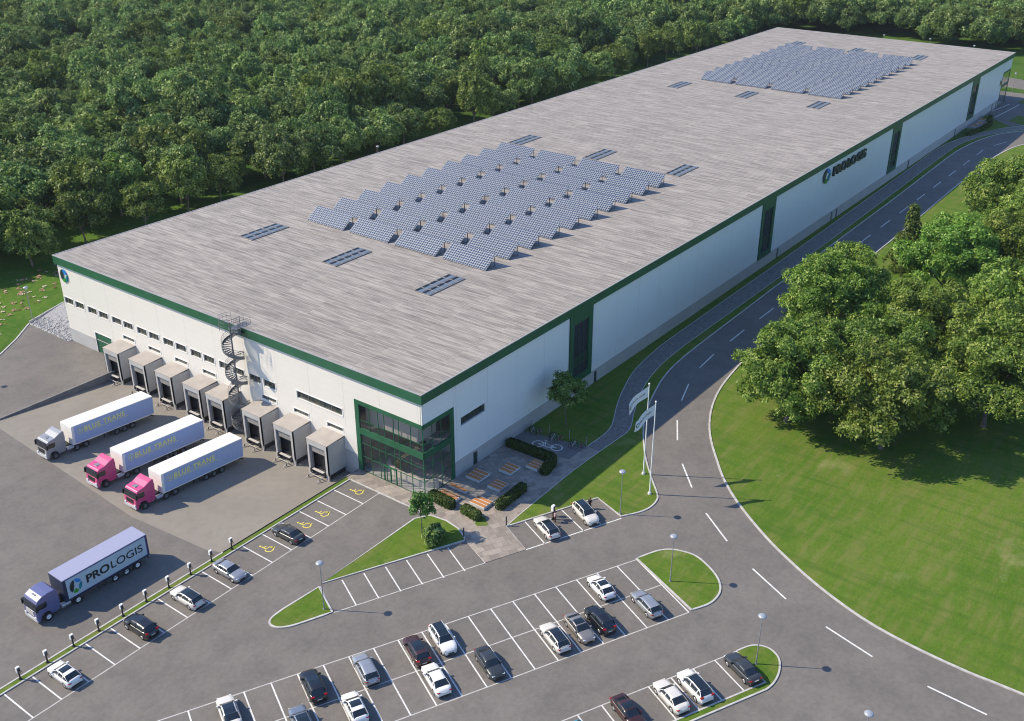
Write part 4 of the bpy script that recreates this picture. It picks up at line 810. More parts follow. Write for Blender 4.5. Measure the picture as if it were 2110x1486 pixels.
# ================================================================== LORRIES
RIMG = mat('dark_rim', (0.16, 0.16, 0.17), 0.4, 0.5)
def wheel6(parent, x, s, r=0.52, hubm=None, wd=0.32, yo=1.3):
    wl = empty('wheel', (x, s * (yo - wd / 2), r)); wl.parent = parent; wl.rotation_euler = (R(-90) if s > 0 else R(90), 0, 0)
    b = MB(); b.lathe([(r * .55, -wd / 2), (r * .95, -wd / 2), (r, -wd * .35), (r, wd * .35), (r * .95, wd / 2), (r * .55, wd / 2), (r * .5, 0)], 20); b.build('tyre', RUB, wl)
    b = MB(); b.lathe([(0, wd * .46), (r * .18, wd * .46), (r * .2, wd * .28), (r * .42, wd * .25), (r * .56, wd * .48)], 16); b.build('rim', hubm or CHROME, wl)
def lorry(name, x_rear, yc, cabc, L, w_, axles, front_ax, cab, roofc, sidec, frontc, label, tilt=0.0, z=0.0, purple=False):
    t = empty(name, (x_rear, yc, z), 0, label, 'lorry', 'lorries in the yard'); t.rotation_euler = (0, -tilt, math.pi)
    hw = w_ / 2; zt = 4.0 if not purple else 4.05; zb = 1.15
    b = MB(); b.box(0, L, -hw, hw, zb, zt - .02); tr = b.build('trailer', sidec, t, bevel=0.03)
    b = MB(); b.box(-0.02, L + 0.02, -hw - .02, hw + .02, zt - .10, zt + .02); b.build('trailer_roof', roofc, tr, bevel=0.02)
    b = MB(); b.box(L - 0.02, L + 0.05, -hw - .015, hw + .015, zb - .05, zt - .1); b.box(-.04, 0.02, -hw - .015, hw + .015, zb - .05, zt - .1)
    for s in (-1, 1):
        b.box(0.02, L - .02, s * hw, s * (hw + .02), zb - .12, zb + .03); b.box(L - .35, L + .01, s * hw, s * (hw + .018), zb, zt - .1)
    b.build('trailer_frame', frontc, tr)
    if purple:
        b = MB(); b.box(.25, L - .35, hw + .005, hw + .03, zb + .12, zt - .2); b.build('side_panel', mat('panel_grey', (0.42, 0.52, 0.60), 0.5), tr)
    else:
        b = MB()
        for k in range(1, 15): b.box(k * L / 15, k * L / 15 + .025, hw, hw + .012, zb + .05, zt - .12)
        b.build('strap', mat('curtain_strap', (0.40, 0.49, 0.70), 0.6), tr)
    b = MB(); b.box(0.2, L - 0.3, -.45, -.3, .85, zb); b.box(0.2, L - 0.3, .3, .45, .85, zb); b.box(cab[0] - 3.2, cab[1] - .4, -.5, .5, .55, .95)
    for q in (L * .55, L * .62): b.box(q, q + .12, -hw + .15, -hw + .3, .3, zb); b.box(q, q + .12, hw - .3, hw - .15, .3, zb)
    b.box(0.0, .1, -hw + .1, hw - .1, .5, .65); b.box(.35, .45, -hw + .4, -hw + .5, .5, zb); b.box(.35, .45, hw - .5, hw - .4, .5, zb)
    b.build('chassis', mat('chassis_dark', (0.03, 0.032, 0.035), 0.6), t)
    b = MB()
    for s in (-1, 1): b.box(axles[0] + .8, L * .53, s * (hw - .08), s * hw, .55, .62); b.box(axles[0] + .8, L * .53, s * (hw - .08), s * hw, .78, .85)
    b.build('side_guard', GALV, t)
    b = MB()
    for s in (-1, 1): b.cyl((cab[0] - 1.25, s * (hw - .35), .72), (cab[0] - .15, s * (hw - .35), .72), .33, n=14)
    b.build('fuel_tank', mat('tank_metal', (0.42, 0.42, 0.46), 0.35, 0.5), t)
    # mudguards
    b = MB()
    for a in axles + front_ax[1:]:
        for s in (-1, 1): b.box(a - .5, a + .5, s * (hw - .42), s * (hw - .02), 1.06, 1.1)
    b.build('mudguard', BLACKM, t)
    for a in axles:
        for s in (-1, 1): wheel6(t, a, s, .53, WHITE if purple else RIMG, yo=hw)
    for a in front_ax:
        for s in (-1, 1): wheel6(t, a, s, .54, WHITE if purple else RIMG, yo=hw + .02)
    # cab
    x0, x1 = cab; c = MB(); ch = 1.28
    prof = [(x0, 1.0), (x0, 3.72), (x0 + .25, 3.86), (x0 + .8, 3.62), (x0 + 1.5, 3.22), (x1 - .38, 3.02), (x1 - .12, 2.7), (x1 + .04, 1.9), (x1 + .08, 1.15), (x1 + .02, .42), (x1 - .35, .38), (x1 - .45, .9), (x1 - .75, 1.2), (x1 - 1.35, 1.2), (x1 - 1.6, .95), (x1 - 1.65, .6), (x0 + .1, .6)]
    if purple: prof[:6] = [(x0, 1.0), (x0, 3.25), (x0 + .3, 3.5), (x0 + 1.1, 3.52), (x0 + 1.8, 3.42), (x1 - .35, 3.1)]
    c.prism(prof, -ch, ch); cb = c.build('cab', cabc, t, bevel=0.09)
    g_ = MB(); g_.add([(x1 - .17, -ch + .12, 2.72), (x1 - .17, ch - .12, 2.72), (x1 + .055, ch - .1, 1.95), (x1 + .055, -ch + .1, 1.95), (x1 - .1, -ch + .12, 2.72), (x1 - .1, ch - .12, 2.72), (x1 + .08, ch - .1, 1.95), (x1 + .08, -ch + .1, 1.95)], [(0, 1, 2, 3), (4, 7, 6, 5), (0, 4, 5, 1), (3, 2, 6, 7), (1, 5, 6, 2), (0, 3, 7, 4)]); g_.build('windscreen', DGLASS, cb)
    for s in (-1, 1):
        g_ = MB(); g_.add([(x1 - .3, s * (ch + .012), 2.62), (x1 - .12, s * (ch + .012), 1.95), (x1 - 1.15, s * (ch + .012), 1.85), (x1 - 1.35, s * (ch + .012), 2.0), (x1 - 1.35, s * (ch + .012), 2.62)], [(0, 1, 2, 3, 4) if s < 0 else (4, 3, 2, 1, 0)])
        g_.build('side_window', DGLASS, cb, recalc=False)
    g_ = MB(); g_.box(x1 - .12, x1 + .18, -ch + .05, ch - .05, 2.78, 2.84); g_.build('sun_visor', BLACKM, cb)
    g_ = MB(); g_.box(x1 - 1.4, x1 - .7, -.35, .35, 3.07 if not purple else 3.2, 3.2 if not purple else 3.36); g_.build('roof_hatch', GREYM, cb)
    g_ = MB(); g_.box(x1 + .03, x1 + .1, -.75, .75, 1.15, 1.75)
    for k in range(4): g_.box(x1 + .09, x1 + .12, -.75, .75, 1.2 + k * .14, 1.24 + k * .14)
    g_.build('grille', BLACKM if not purple else GREYM, cb)
    g_ = MB(); g_.box(x1 - .05, x1 + .13, -ch + .02, ch - .02, .42, .82); g_.build('bumper', mat('bumper_pale', (0.50, 0.50, 0.52), 0.45), cb, bevel=.04)
    for s in (-1, 1):
        g_ = MB(); g_.box(x1 - .02, x1 + .15, s * .82, s * 1.18, .86, 1.08); g_.build('headlight', HEADL, cb)
        g_ = MB(); g_.box(x1 - .15, x1 + .12, s * (ch + .06), s * (ch + .26), 1.9, 2.6); g_.box(x1 - .08, x1 - .02, s * (ch - .02), s * (ch + .1), 2.5, 2.56); g_.build('mirror', BLACKM, cb, bevel=.03)
        g_ = MB(); g_.box(x0 - .02, x0 + .5, s * (ch - .02), s * (ch + .02), 1.1, 3.2); g_.build('side_fairing', cabc, cb)
        g_ = MB(); g_.box(x1 - 1.62, x1 - 1.4, s * (ch - .15), s * (ch + .02), .42, 1.0); g_.build('step', BLACKM, cb)
    return t, tr, hw
TWHITE = noisy('trailer_white', (0.74, 0.73, 0.71), (0.78, 0.77, 0.75), 0.5, 0.5, obj=True); TSIDE = mat('trailer_curtain', (0.36, 0.45, 0.68), 0.5)
PINK = paint('pink', (0.58, 0.065, 0.20), 0.3); SILV = paint('silver_cab', (0.33, 0.335, 0.35), 0.3, 0.2); PURP = paint('purple', (0.13, 0.14, 0.29), 0.3, 0.1)
YEL = mat('lettering_yellow', (0.80, 0.76, 0.28), 0.6)
tilt = math.atan(1.3 / 20.7)
for (yc, m, lab) in ((50.15, SILV, 'articulated lorry with a silver cab and white trailer, farthest from the car park'), (38.0, PINK, 'pink-cabbed articulated lorry with a white trailer, parked between two others'), (29.35, PINK, 'pink-cabbed articulated lorry with a white trailer, nearest the green strip')):
    t, tr, hw = lorry('articulated_lorry', -7.7, yc, m, 13.6, 2.75, [3.8, 5.15, 6.5], [16.45, 13.1, 11.65], (14.75, 17.65), TWHITE, TSIDE, TWHITE, lab, tilt, yz(-7.7) + .012)
    me = text_mesh('BLUE TRANS', 1.05, YEL, 0.01, 0.035, spacing=1.15); o = link('lettering', me, tr); o.rotation_euler = (R(90), 0, math.pi); o.location = (11.7, hw + .03, 2.65); o.scale = (1.02, 1, 1)
    b = MB(); b.box(4.4, 11.7, hw + .02, hw + .035, 2.42, 2.49); arc = [(12.35 + .42 * math.cos(R(k)), .42 * math.sin(R(k))) for k in range(20, 341, 20)]
    for p, q in zip(arc, arc[1:]): b.cyl((p[0], hw + .03, 2.95 + p[1]), (q[0], hw + .03, 2.95 + q[1]), .06, n=4)
    b.box(12.2, 12.45, hw + .02, hw + .035, 2.85, 3.0); b.build('emblem', YEL, tr)
t, tr, hw = lorry('articulated_lorry', -30.6, 19.35, PURP, 11.2, 2.75, [1.75, 3.3, 4.85], [13.55, 9.8], (11.95, 14.75), mat('container_lilac', (0.32, 0.33, 0.46), 0.45), mat('container_purple', (0.045, 0.03, 0.16), 0.4), mat('container_edge', (0.02, 0.03, 0.07), 0.4), 'purple lorry with a lilac-roofed container bearing a large dark name, beside the green strip', 0.0, .01, True)
o = emblem(.92, .01, tr); o.rotation_euler = (0, 0, math.pi); o.location = (9.75, hw + .035, 2.55)
word(tr, 1.45, (8.45, hw + .045, 2.1), 1.12, mat('lettering_black', (0.012, 0.014, 0.018), 0.5), 0.006, math.pi)
# ================================================================== STREET FURNITURE
def make_lamp():
    t = empty('street_lamp', (0, 0, 0)); b = MB(); b.cyl((0, 0, 0), (0, 0, 1.0), .09, .085, 10); b.cyl((0, 0, 1.0), (0, 0, 6.15), .065, .045, 10); b.build('pole', GREYM, t)
    b = MB(); b.cyl((0, 0, 0), (0, 0, .06), .17, .17, 10); b.build('base', GREYM, t)
    b = MB(); b.lathe([(0.02, 6.1), (.10, 6.15), (.36, 6.42), (.42, 6.5)], 20); b.build('lamp_bowl', WHITE, t)
    b = MB(); b.lathe([(.44, 6.48), (.46, 6.55), (.38, 6.64), (.2, 6.72), (0.0, 6.73)], 20); b.build('lamp_hood', mat('lamp_hood', (0.40, 0.43, 0.48), 0.3, 0.3), t)
    return t
lm = make_lamp(); fl = True
for x, y, z, lab in [(12.6, -22.9, .1, 'grey street lamp on the lawn corner next to the flagpoles'), (-24.1, -5.6, .1, 'grey street lamp on the small pointed grass island'), (4.3, -35.0, .1, 'grey street lamp on the large rounded grass island'), (-2.5, -49.3, .1, 'grey street lamp on the round island in the lower right'), (-9.1, -63.1, .01, 'street lamp of which only the round head shows at the bottom right edge'), (0.3, 95.6, .1, 'pale street lamp at the meadow left of the warehouse corner'), (-20.6, 81.9, .1, 'street lamp just outside the left edge that throws a short shadow on the asphalt'), (308.9, 1.5, .02, 'small distant street lamp beyond the far end of the warehouse'), (109.0, 111.4, 0, 'street lamp peeping over the roof edge by the forest'), (357.7, 64.2, 0, 'street lamp far behind the roof, leftmost of the far three'), (359.8, 46.3, 0, 'street lamp far behind the roof, middle of the far three'), (354.8, 27.9, 0, 'street lamp far behind the roof, rightmost of the far three')]:
    o = lm if fl else copy_tree(lm); fl = False; o.location = (x, y, z); retag(o, lab, 'street lamps around the site', 'street lamp')
# flagpoles
FLAG = mat('flag_cloth', (0.66, 0.70, 0.74), 0.7)
def flag(x, y, label, ph):
    t = empty('flagpole', (x, y, .1), 0, label, 'flagpole', 'flagpoles beside the road')
    b = MB(); b.cyl((0, 0, 0), (0, 0, 14.1), .11, .055, 10); b.build('pole', WHITE, t)
    b = MB(); b.cyl((0, 0, 0), (0, 0, .25), .28, .22, 12); b.build('base', mat('pole_base', (.6, .6, .6), .6), t)
    b = MB(); b.lathe([(0, 14.02), (.12, 14.1), (.14, 14.2), (.1, 14.3), (0, 14.34)], 12); b.build('finial', WHITE, t)
    d = Vector((-0.93, 0.36)); nn = Vector((-d.y, d.x)); n, m = 16, 6; vs = []; L = 3.3
    for i in range(n + 1):
        s = i / n
        for j in range(m + 1):
            q = j / m; wob = 0.28 * s * math.sin(6.5 * s + ph + q * 1.2); px = d * (.08 + L * s) + nn * wob; vs.append((px.x, px.y, 13.85 - 1.6 * q - 1.6 * s ** 1.3 + 0.15 * math.sin(5 * s + ph) * s))
    b = MB(); b.add(vs, [(i * (m + 1) + j, (i + 1) * (m + 1) + j, (i + 1) * (m + 1) + j + 1, i * (m + 1) + j + 1) for i in range(n) for j in range(m)], 0, True); f = b.build('flag', FLAG, t, recalc=False)
    def onflag(s, q, off):
        wob = 0.28 * s * math.sin(6.5 * s + ph + q * 1.2); px = d * (.08 + L * s) + nn * (wob + off); return (px.x, px.y, 13.85 - 1.6 * q - 1.6 * s ** 1.3 + 0.15 * math.sin(5 * s + ph) * s)
    for side in (-1, 1):
        me = text_mesh('PROLOGIS', 1.0, LOGO[0], 0.0, 0.02); mx = max(v.co.x for v in me.vertices)
        for v in me.vertices:     # wrap the word on to the waving cloth; reads from both sides
            u = v.co.x / mx; s = (.74 - .62 * u) if side > 0 else (.12 + .62 * u); s = .78 - .6 * u
            if side < 0: s = .18 + .6 * u
            v.co = onflag(s, .58 - v.co.y * .24, .012 * side)
        link('lettering', me, f)
        b = MB(); sc = .88 if side > 0 else .88
        for (c0, c1, mi) in ((95, 215, 0), (225, 285, 3), (295, 360, 2), (10, 85, 1)):
            pts = []
            for k in range(7): a = R(c0 + (c1 - c0) * k / 6); pts.append((math.cos(a), math.sin(a)))
            vs = [onflag(sc - .09 * side * px_ * r_, .5 - .2 * pz * r_, .012 * side) for px_, pz in pts for r_ in (.6, 1.0)]
            b.add(vs, [(2 * k, 2 * k + 1, 2 * k + 3, 2 * k + 2) for k in range(6)], mi)
        b.build('emblem', LOGO, f, recalc=False)
flag(22.8, -20.4, 'white flagpole with a white company flag, farther along the road', 0.3)
flag(19.0, -23.6, 'white flagpole with a white company flag, nearest the lawn corner', 1.6)
# charging posts
def make_charger():
    t = empty('charging_post', (0, 0, 0), scale=.9); b = MB(); b.cyl((0, 0, 0), (0, 0, 1.45), .10, .09, 10); b.cyl((0, 0, 0), (0, 0, .05), .2, .2, 10); b.build('post', BLACKM, t)
    b = MB(); b.box(-.19, .19, -.15, .13, 1.15, 1.75); b.build('charger_body', mat('charger_dark', (0.04, 0.045, 0.05), 0.4), t, bevel=.05)
    b = MB(); b.box(-.24, -.16, -.17, .15, 1.2, 1.85); b.box(-.2, .2, -.16, .14, 1.76, 1.9); b.build('charger_cover', WHITE, t, bevel=.03)
    b = MB(); b.tube([(.19, -.1, 1.3), (.32, -.16, 1.0), (.28, -.14, .6), (.16, -.1, .9), (.14, -.12, 1.2)], .025, 6); b.build('cable', BLACKM, t)
    return t
cg = make_charger(); fl = True
ordn = ['leftmost', 'second', 'third', 'fourth', 'fifth', 'sixth', 'seventh', 'eighth', 'ninth', 'tenth']
for k in range(10):
    o = cg if fl else copy_tree(cg); fl = False; o.location = (-51.3 + 3.14 * k, 11.85, .1)
    retag(o, 'black and white electric charging post, %s from the left on the green strip' % ordn[k], 'charging posts on the green strip', 'charging post')
o = copy_tree(cg); o.location = (6.35, -16.5, .05); o.scale = (1.15,) * 3; retag(o, 'charging post between the two black and white cars at the entrance', 'charging posts at the entrance', 'charging post')
# bollards
b = MB(); b.cyl((0, 0, 0), (0, 0, .95), .09, .09, 12); b.lathe([(.09, .95), (.1, 1.0), (.08, 1.12), (0, 1.14)], 12); bo = b.build('bollard', mat('bollard_dark', (0.05, 0.055, 0.06), 0.4)); bo.location = (-3.65, -9.65, .06); bo.scale = (1, 1, 1.25)
retag(bo, 'dark bollard at the tip of the triangular lawn beside the paved walk', 'bollards at the plaza', 'bollard')
o = bo.copy(); col.objects.link(o); o.location = (1.55, -12.5, .06); retag(o, 'dark bollard at the corner of the entrance lawn', 'bollards at the plaza')
for x, y, lb in ((23.7, -3.7, 'slim grey post left of the middle bicycles'), (24.3, -6.9, 'slim grey post between the bicycle groups'), (24.2, -10.0, 'slim grey post at the path end of the bicycle stand'), (23.4, -0.6, 'slim grey post by the wall at the bicycle stand')):
    b = MB(); b.cyl((0, 0, 0), (0, 0, 1.5), .06, .05, 8); b.lathe([(.05, 1.5), (.07, 1.52), (.07, 1.6), (0, 1.63)], 8); o = b.build('post', GREYM); o.location = (x, y, .06); retag(o, lb, 'grey posts at the bicycle stand', 'post')
# benches: low concrete blocks with timber slats
WOOD = noisy('bench_wood', (0.42, 0.17, 0.055), (0.52, 0.24, 0.09), 1.5, 0.6, obj=True, stretch=(1, 6, 1)); BCON = noisy('bench_concrete', (0.50, 0.50, 0.49), (0.60, 0.60, 0.59), 1.0, 0.7, obj=True)
def bench(x, y, sx, sy, lab, along='y'):
    t = empty('bench', (x, y, .06), 0, lab, 'bench', 'low timber-topped benches on the plaza')
    b = MB(); b.box(-sx / 2, sx / 2, -sy / 2, sy / 2, .06, .42); b.box(-sx / 2 + .15, sx / 2 - .15, -sy / 2 + .15, sy / 2 - .15, 0, .06); b.build('base', BCON, t, bevel=.02)
    for k, (a0, a1) in enumerate(((.06, .30), (.38, .62), (.70, .94))):
        b = MB(); n = 3
        for i in range(n):
            if along == 'y': u0 = -sx / 2 + sx * (a0 + (a1 - a0) * i / n); b.box(u0, u0 + sx * (a1 - a0) / n - .025, -sy / 2 + .05, sy / 2 - .05, .425, .48)
            else: u0 = -sy / 2 + sy * (a0 + (a1 - a0) * i / n); b.box(-sx / 2 + .05, sx / 2 - .05, u0, u0 + sy * (a1 - a0) / n - .025, .425, .48)
        b.build('seat', WOOD, t)
bench(8.3, -2.4, 2.5, 2.4, 'timber-topped bench in shade nearest the warehouse wall'); bench(12.3, -4.9, 2.4, 2.1, 'timber-topped bench in shade, middle of the plaza')
bench(15.3, -7.3, 2.2, 2.0, 'timber-topped bench tucked into the corner of the long hedge'); bench(8.0, -6.2, 2.1, 2.1, 'timber-topped bench in shade closest to the straight right hedge')
bench(2.0, -2.4, 1.5, 3.2, 'sunlit orange-topped bench behind the left rounded hedge', 'y'); bench(4.2, -2.3, 0.55, 2.9, 'narrow sunlit orange-topped bench beside the glass corner', 'y'); bench(3.4, -6.9, 2.0, 2.5, 'sunlit orange-topped bench behind the short hedge')
bench(252, -1.8, 2.2, 1.8, 'far timber bench on the terrace, nearest'); bench(256, -2.2, 2.2, 1.8, 'far timber bench on the terrace, middle'); bench(261, -1.6, 2.2, 1.8, 'far timber bench on the terrace, farthest')

# ================================================================== PLANTS
def leaf_cloud(pos, nrm, size, seed, name, m, elong=1.5, tint=None, jit=.6):
    """one small folded leaf spray per point, as a single mesh"""
    rs = np.random.RandomState(seed); n = len(pos); nrm = nrm + rs.normal(0, jit, (n, 3)); nrm /= np.linalg.norm(nrm, axis=1)[:, None] + 1e-9
    u = np.cross(nrm, rs.normal(0, 1, (n, 3))); u /= np.linalg.norm(u, axis=1)[:, None] + 1e-9; v = np.cross(nrm, u)
    s = size * rs.uniform(.6, 1.35, n)[:, None]
    P = np.empty((n, 4, 3)); P[:, 0] = pos - u * s * elong * .5; P[:, 1] = pos + v * s * .42 + nrm * s * .12; P[:, 2] = pos + u * s * elong * .5 - nrm * s * .2; P[:, 3] = pos - v * s * .42 + nrm * s * .12
    me = bpy.data.meshes.new(name); me.vertices.add(n * 4); me.loops.add(n * 4); me.polygons.add(n)
    me.vertices.foreach_set('co', P.reshape(-1)); me.loops.foreach_set('vertex_index', np.arange(n * 4, dtype=np.int32)); me.polygons.foreach_set('loop_start', np.arange(0, n * 4, 4, dtype=np.int32))
    at = me.attributes.new('tint', 'FLOAT', 'FACE'); at.data.foreach_set('value', np.clip(rs.beta(2, 2.4, n) if tint is None else tint + rs.normal(0, .10, n), 0, 1).astype(np.float32))
    me.materials.append(m); me.update(calc_edges=True); return me
def crown_pts(seed, Rr, Hc, zc, ncl, nleaf, flat=1.0, rc=(.26, .42), inner=.5, cone=False, spr=.36):
    rs = np.random.RandomState(seed); C = []
    for k in range(ncl):
        if cone:
            z = rs.uniform(0, 1); a = rs.uniform(0, 2 * np.pi); r = (1 - z) * rs.uniform(.45, .8) * Rr; C.append((r * np.cos(a), r * np.sin(a), zc - Hc / 2 + z * Hc, (.24 + .35 * (1 - z)) * Rr)); continue
        z = rs.uniform(-.62, 1) ; a = k * 2.39996 + rs.uniform(-.4, .4); q = np.sqrt(max(0, 1 - z * z * .92)); d = rs.uniform(.45, .95)
        C.append((d * q * Rr * np.cos(a), d * q * Rr * np.sin(a), zc + z * d * Hc / 2 * flat * (1.05 if z > 0 else .8), rs.uniform(*rc) * Rr))
    k_ = 11; nfull = nleaf; nleaf = nleaf // k_; C = np.array(C); w_ = C[:, 3] ** 2; w_ /= w_.sum(); ix = rs.choice(len(C), nleaf, p=w_); d = rs.normal(0, 1, (nleaf, 3)); d /= np.linalg.norm(d, axis=1)[:, None]
    d[:, 2] = np.where((d[:, 2] < -.3) & (rs.rand(nleaf) < .6), -d[:, 2], d[:, 2])
    rad = C[ix, 3:4] * rs.uniform(.62, 1.08, (nleaf, 1)) * np.array([1, 1, .8]); pos = C[ix, :3] + d * rad + rs.normal(0, .12, (nleaf, 3))
    cen = np.array([0, 0, zc]); rel = (pos - cen) / np.array([Rr, Rr, Hc / 2]); keep = np.linalg.norm(rel, axis=1) > inner * rs.uniform(.6, 1.1, nleaf); pos, d = pos[keep], d[keep]
    out = (pos - cen) / np.array([Rr, Rr, Hc / 2]) ; nrm = d * .9 + out * .25 + np.array([0, 0, .15]) + rs.normal(0, .38, d.shape); nrm /= np.linalg.norm(nrm, axis=1)[:, None]
    m_ = len(pos); tb = rs.beta(1.2, 1.8, m_); q = rs.normal(0, 1, (m_, k_, 3)) * spr; q -= nrm[:, None, :] * (q * nrm[:, None, :]).sum(2, keepdims=True) * .55
    pos = (pos[:, None, :] + q).reshape(-1, 3); nrm = np.repeat(nrm, k_, 0); return pos, nrm, C, np.repeat(tb, k_)
def trunk_mesh(seed, C, zbase, r0, zfork, name='trunk'):
    rs = random.Random(seed); b = MB(); lean = (rs.uniform(-.4, .4), rs.uniform(-.4, .4))
    b.tube([(0, 0, zbase), (lean[0] * .2, lean[1] * .2, zfork * .35), (lean[0] * .6, lean[1] * .6, zfork * .7), (lean[0], lean[1], zfork)], [r0 * 1.35, r0, r0 * .85, r0 * .7], 8)
    for c in sorted(C.tolist(), key=lambda c: -c[3])[:9]:
        m_ = (lean[0] + (c[0] - lean[0]) * .45 + rs.uniform(-.4, .4), lean[1] + (c[1] - lean[1]) * .45 + rs.uniform(-.4, .4), zfork + (c[2] - zfork) * .6)
        b.tube([(lean[0], lean[1], zfork * .96), m_, tuple(c[:3])], [r0 * .5, r0 * .28, r0 * .08], 6)
    return b.mesh(name, [BARK])
SPEC = {}
def species(key, seed, Rr, Hc, zc, ncl, nleaf, size, leaf, r0, **kw):
    pos, nrm, C, tb = crown_pts(seed, Rr, Hc, zc, ncl, nleaf, **kw); SPEC[key] = (leaf_cloud(pos, nrm, size, seed, 'crown', LEAF[leaf], tint=tb, jit=.38), trunk_mesh(seed, C, -.1, r0, max(zc - Hc * .38, 1.2)))
def tree(key, x, y, label, group=None, scale=1.0, rz=None, name='broadleaf_tree', cat='tree', z=0.0):
    t = empty(name, (x, y, z), random.uniform(0, 6.28) if rz is None else rz, label, cat, group, scale); link('crown', SPEC[key][0], t); link('trunk', SPEC[key][1], t); return t
random.seed(11)
for i, lf in enumerate(('dark', 'dark', 'dark', 'mid', 'olive')):
    species('f%d' % i, 100 + i, 7.6 + .5 * (i % 3), 12.8 + (i % 2), 8.6, 46, 15000, .50, lf, .30, rc=(.17, .34), spr=.50)
species('f5', 133, 4.6, 13.0, 8.2, 40, 7000, .46, 'olive', .24, rc=(.3, .45))
for i, lf in enumerate(('hero', 'hero', 'hero', 'herolime')):
    species('h%d' % i, 200 + i, 8.8 + .6 * (i % 2), 14.8, 8.3, 110, 50000, .30, lf, .36, rc=(.10, .24), spr=.33)
species('cone', 301, 3.6, 12.5, 7.0, 60, 9000, .32, 'olive', .2, cone=True, inner=.25, spr=.22)
hero = [('h0', 48.6, -30.2, .95, 'large yellow-green tree overhanging the bend of the road, leftmost of the grove'), ('h1', 49.5, -44.4, 1.02, 'large yellow-green tree standing in front of the grove with its trunk on the lawn'), ('h2', 65.0, -54.6, 1.0, 'large tree at the right front of the grove with a bare patch at its trunk'),
 ('h3', 77.0, -24.8, .98, 'bright lime-green tree inside the grove near the road'), ('h2', 91.5, -22.3, .85, 'rounded tree whose crown hangs over the dashed road line'), ('h0', 79.6, -40.0, .92, 'tree in the middle of the grove behind the lime-green one'), ('h3', 111.2, -34.2, 1.0, 'broad fresh green tree in the upper part of the grove'),
 ('h1', 156.0, -33.4, 1.12, 'broad tree at the top end of the grove below the far road'), ('cone', 121.5, -23.8, 1.0, 'tall narrow dark conifer-like tree beside the road kerb'), ('cone', 101.6, -22.2, .72, 'smaller pointed tree beside the road kerb'), ('h2', 122.0, -44.5, 1.0, 'yellow-green tree at the upper right edge of the grove'),
 ('h0', 93.3, -50.5, 1.0, 'dense tree at the right edge in the middle of the grove'), ('h1', 60.5, -27.6, .78, 'medium tree behind the leftmost grove tree at the bend'), ('h2', 63.0, -39.8, .9, 'tree with brownish-green leaves in the centre front of the grove'), ('h1', 78.5, -56.5, 1.0, 'tree behind the right front tree at the picture edge'), ('h0', 104, -60, 1.0, 'tree at the far right picture edge of the grove'),
 ('h2', 138, -42, 1.0, 'tree below the top tree of the grove'), ('h0', 172, -46, 1.0, 'tree at the upper right corner of the grove'), ('h1', 140, -62, 1.0, 'tree just beyond the right picture edge in the grove'), ('h3', 27.8, -92.5, .9, 'tree of which only a few leaves show at the right edge of the big lawn')]
hi = 0
for k, x, y, s, lab in hero: tree(k, x, y, lab, 'trees of the grove by the road', s, rz=hi * 1.3, z=.02); hi += 1
# forest
CAMP = Vector((-87.5, -80.275, 80)); Rm = cam.matrix_world.to_3x3().transposed()
def seen(x, y, z, mx=60):
    q = Rm @ (Vector((x, y, z)) - CAMP)
    if q.z > -1: return False
    u = 1055 + 2167 * q.x / -q.z; v = 743 - 2167 * q.y / -q.z; return -mx < u < 2110 + mx and -mx < v < 1486 + mx
rs = random.Random(21); cand = []; sp_ = 12.8
for i in range(-14, 70):
    for j in range(0, 60):
        x = -60 + i * sp_ + (j % 2) * sp_ / 2 + rs.uniform(-3.2, 3.2); y = 122 + j * sp_ * .88 + rs.uniform(-3, 3)
        if i < 6 and j == 0 and x < 8: pass
        cand.append((x, y))
for i in range(0, 45):
    for j in range(0, 34):
        x = 372 + i * sp_ + rs.uniform(-3.2, 3.2); y = 112 - j * sp_ * .9 + rs.uniform(-3, 3); cand.append((x, y))
def ok(x, y):
    if x < 10 and y < 132 + 0.1 * x: return False
    if 10 <= x < 360 and y < 118 + 3 * math.sin(x * .08): return False
    if x >= 360 and y < 118 and x < 383 + 5 * math.sin(y * .11): return False
    if (x - 326) ** 2 + (y - 314) ** 2 < 23 ** 2 or (x - 150) ** 2 / 500 + (y - 302) ** 2 / 130 < 1: return False
    if x * .83 + y > 1050: return False
    if not (seen(x, y, 8, 600) or seen(x, y, 15, 600)): return False
    if 0 < x < 300 and y < 110: return False
    return True
cand = sorted([(x, y) for x, y in cand if ok(x, y)], key=lambda p: (p[0] + 87.5) ** 2 + (p[1] + 80.3) ** 2)
# thin the woodland edge so that ground and trunks show there
shown = [p for p in cand if seen(p[0], p[1], 10, 30)]; near = shown[:300]; ns_ = set(near); far = [p for p in cand if p not in ns_]
gl_ = {0: ('dark green broadleaf tree in the dense forest behind the warehouse', 'dark green forest trees'), 3: ('lighter yellow-green broadleaf tree in the forest behind the warehouse', 'yellow-green forest trees'), 4: ('olive-brown tinged broadleaf tree in the forest behind the warehouse', 'olive forest trees'), 5: ('tall narrow olive-green tree in the forest behind the warehouse', 'narrow olive forest trees')}
edge_row = sorted([p for p in near if p[1] < 126.5 and p[0] < 365]); num = ['first', 'second', 'third', 'fourth', 'fifth', 'sixth', 'seventh', 'eighth', 'ninth', 'tenth', 'eleventh', 'twelfth', 'thirteenth', 'fourteenth', 'fifteenth', 'sixteenth', 'seventeenth', 'eighteenth', 'nineteenth', 'twentieth', '21st', '22nd', '23rd', '24th', '25th', '26th', '27th', '28th', '29th', '30th']
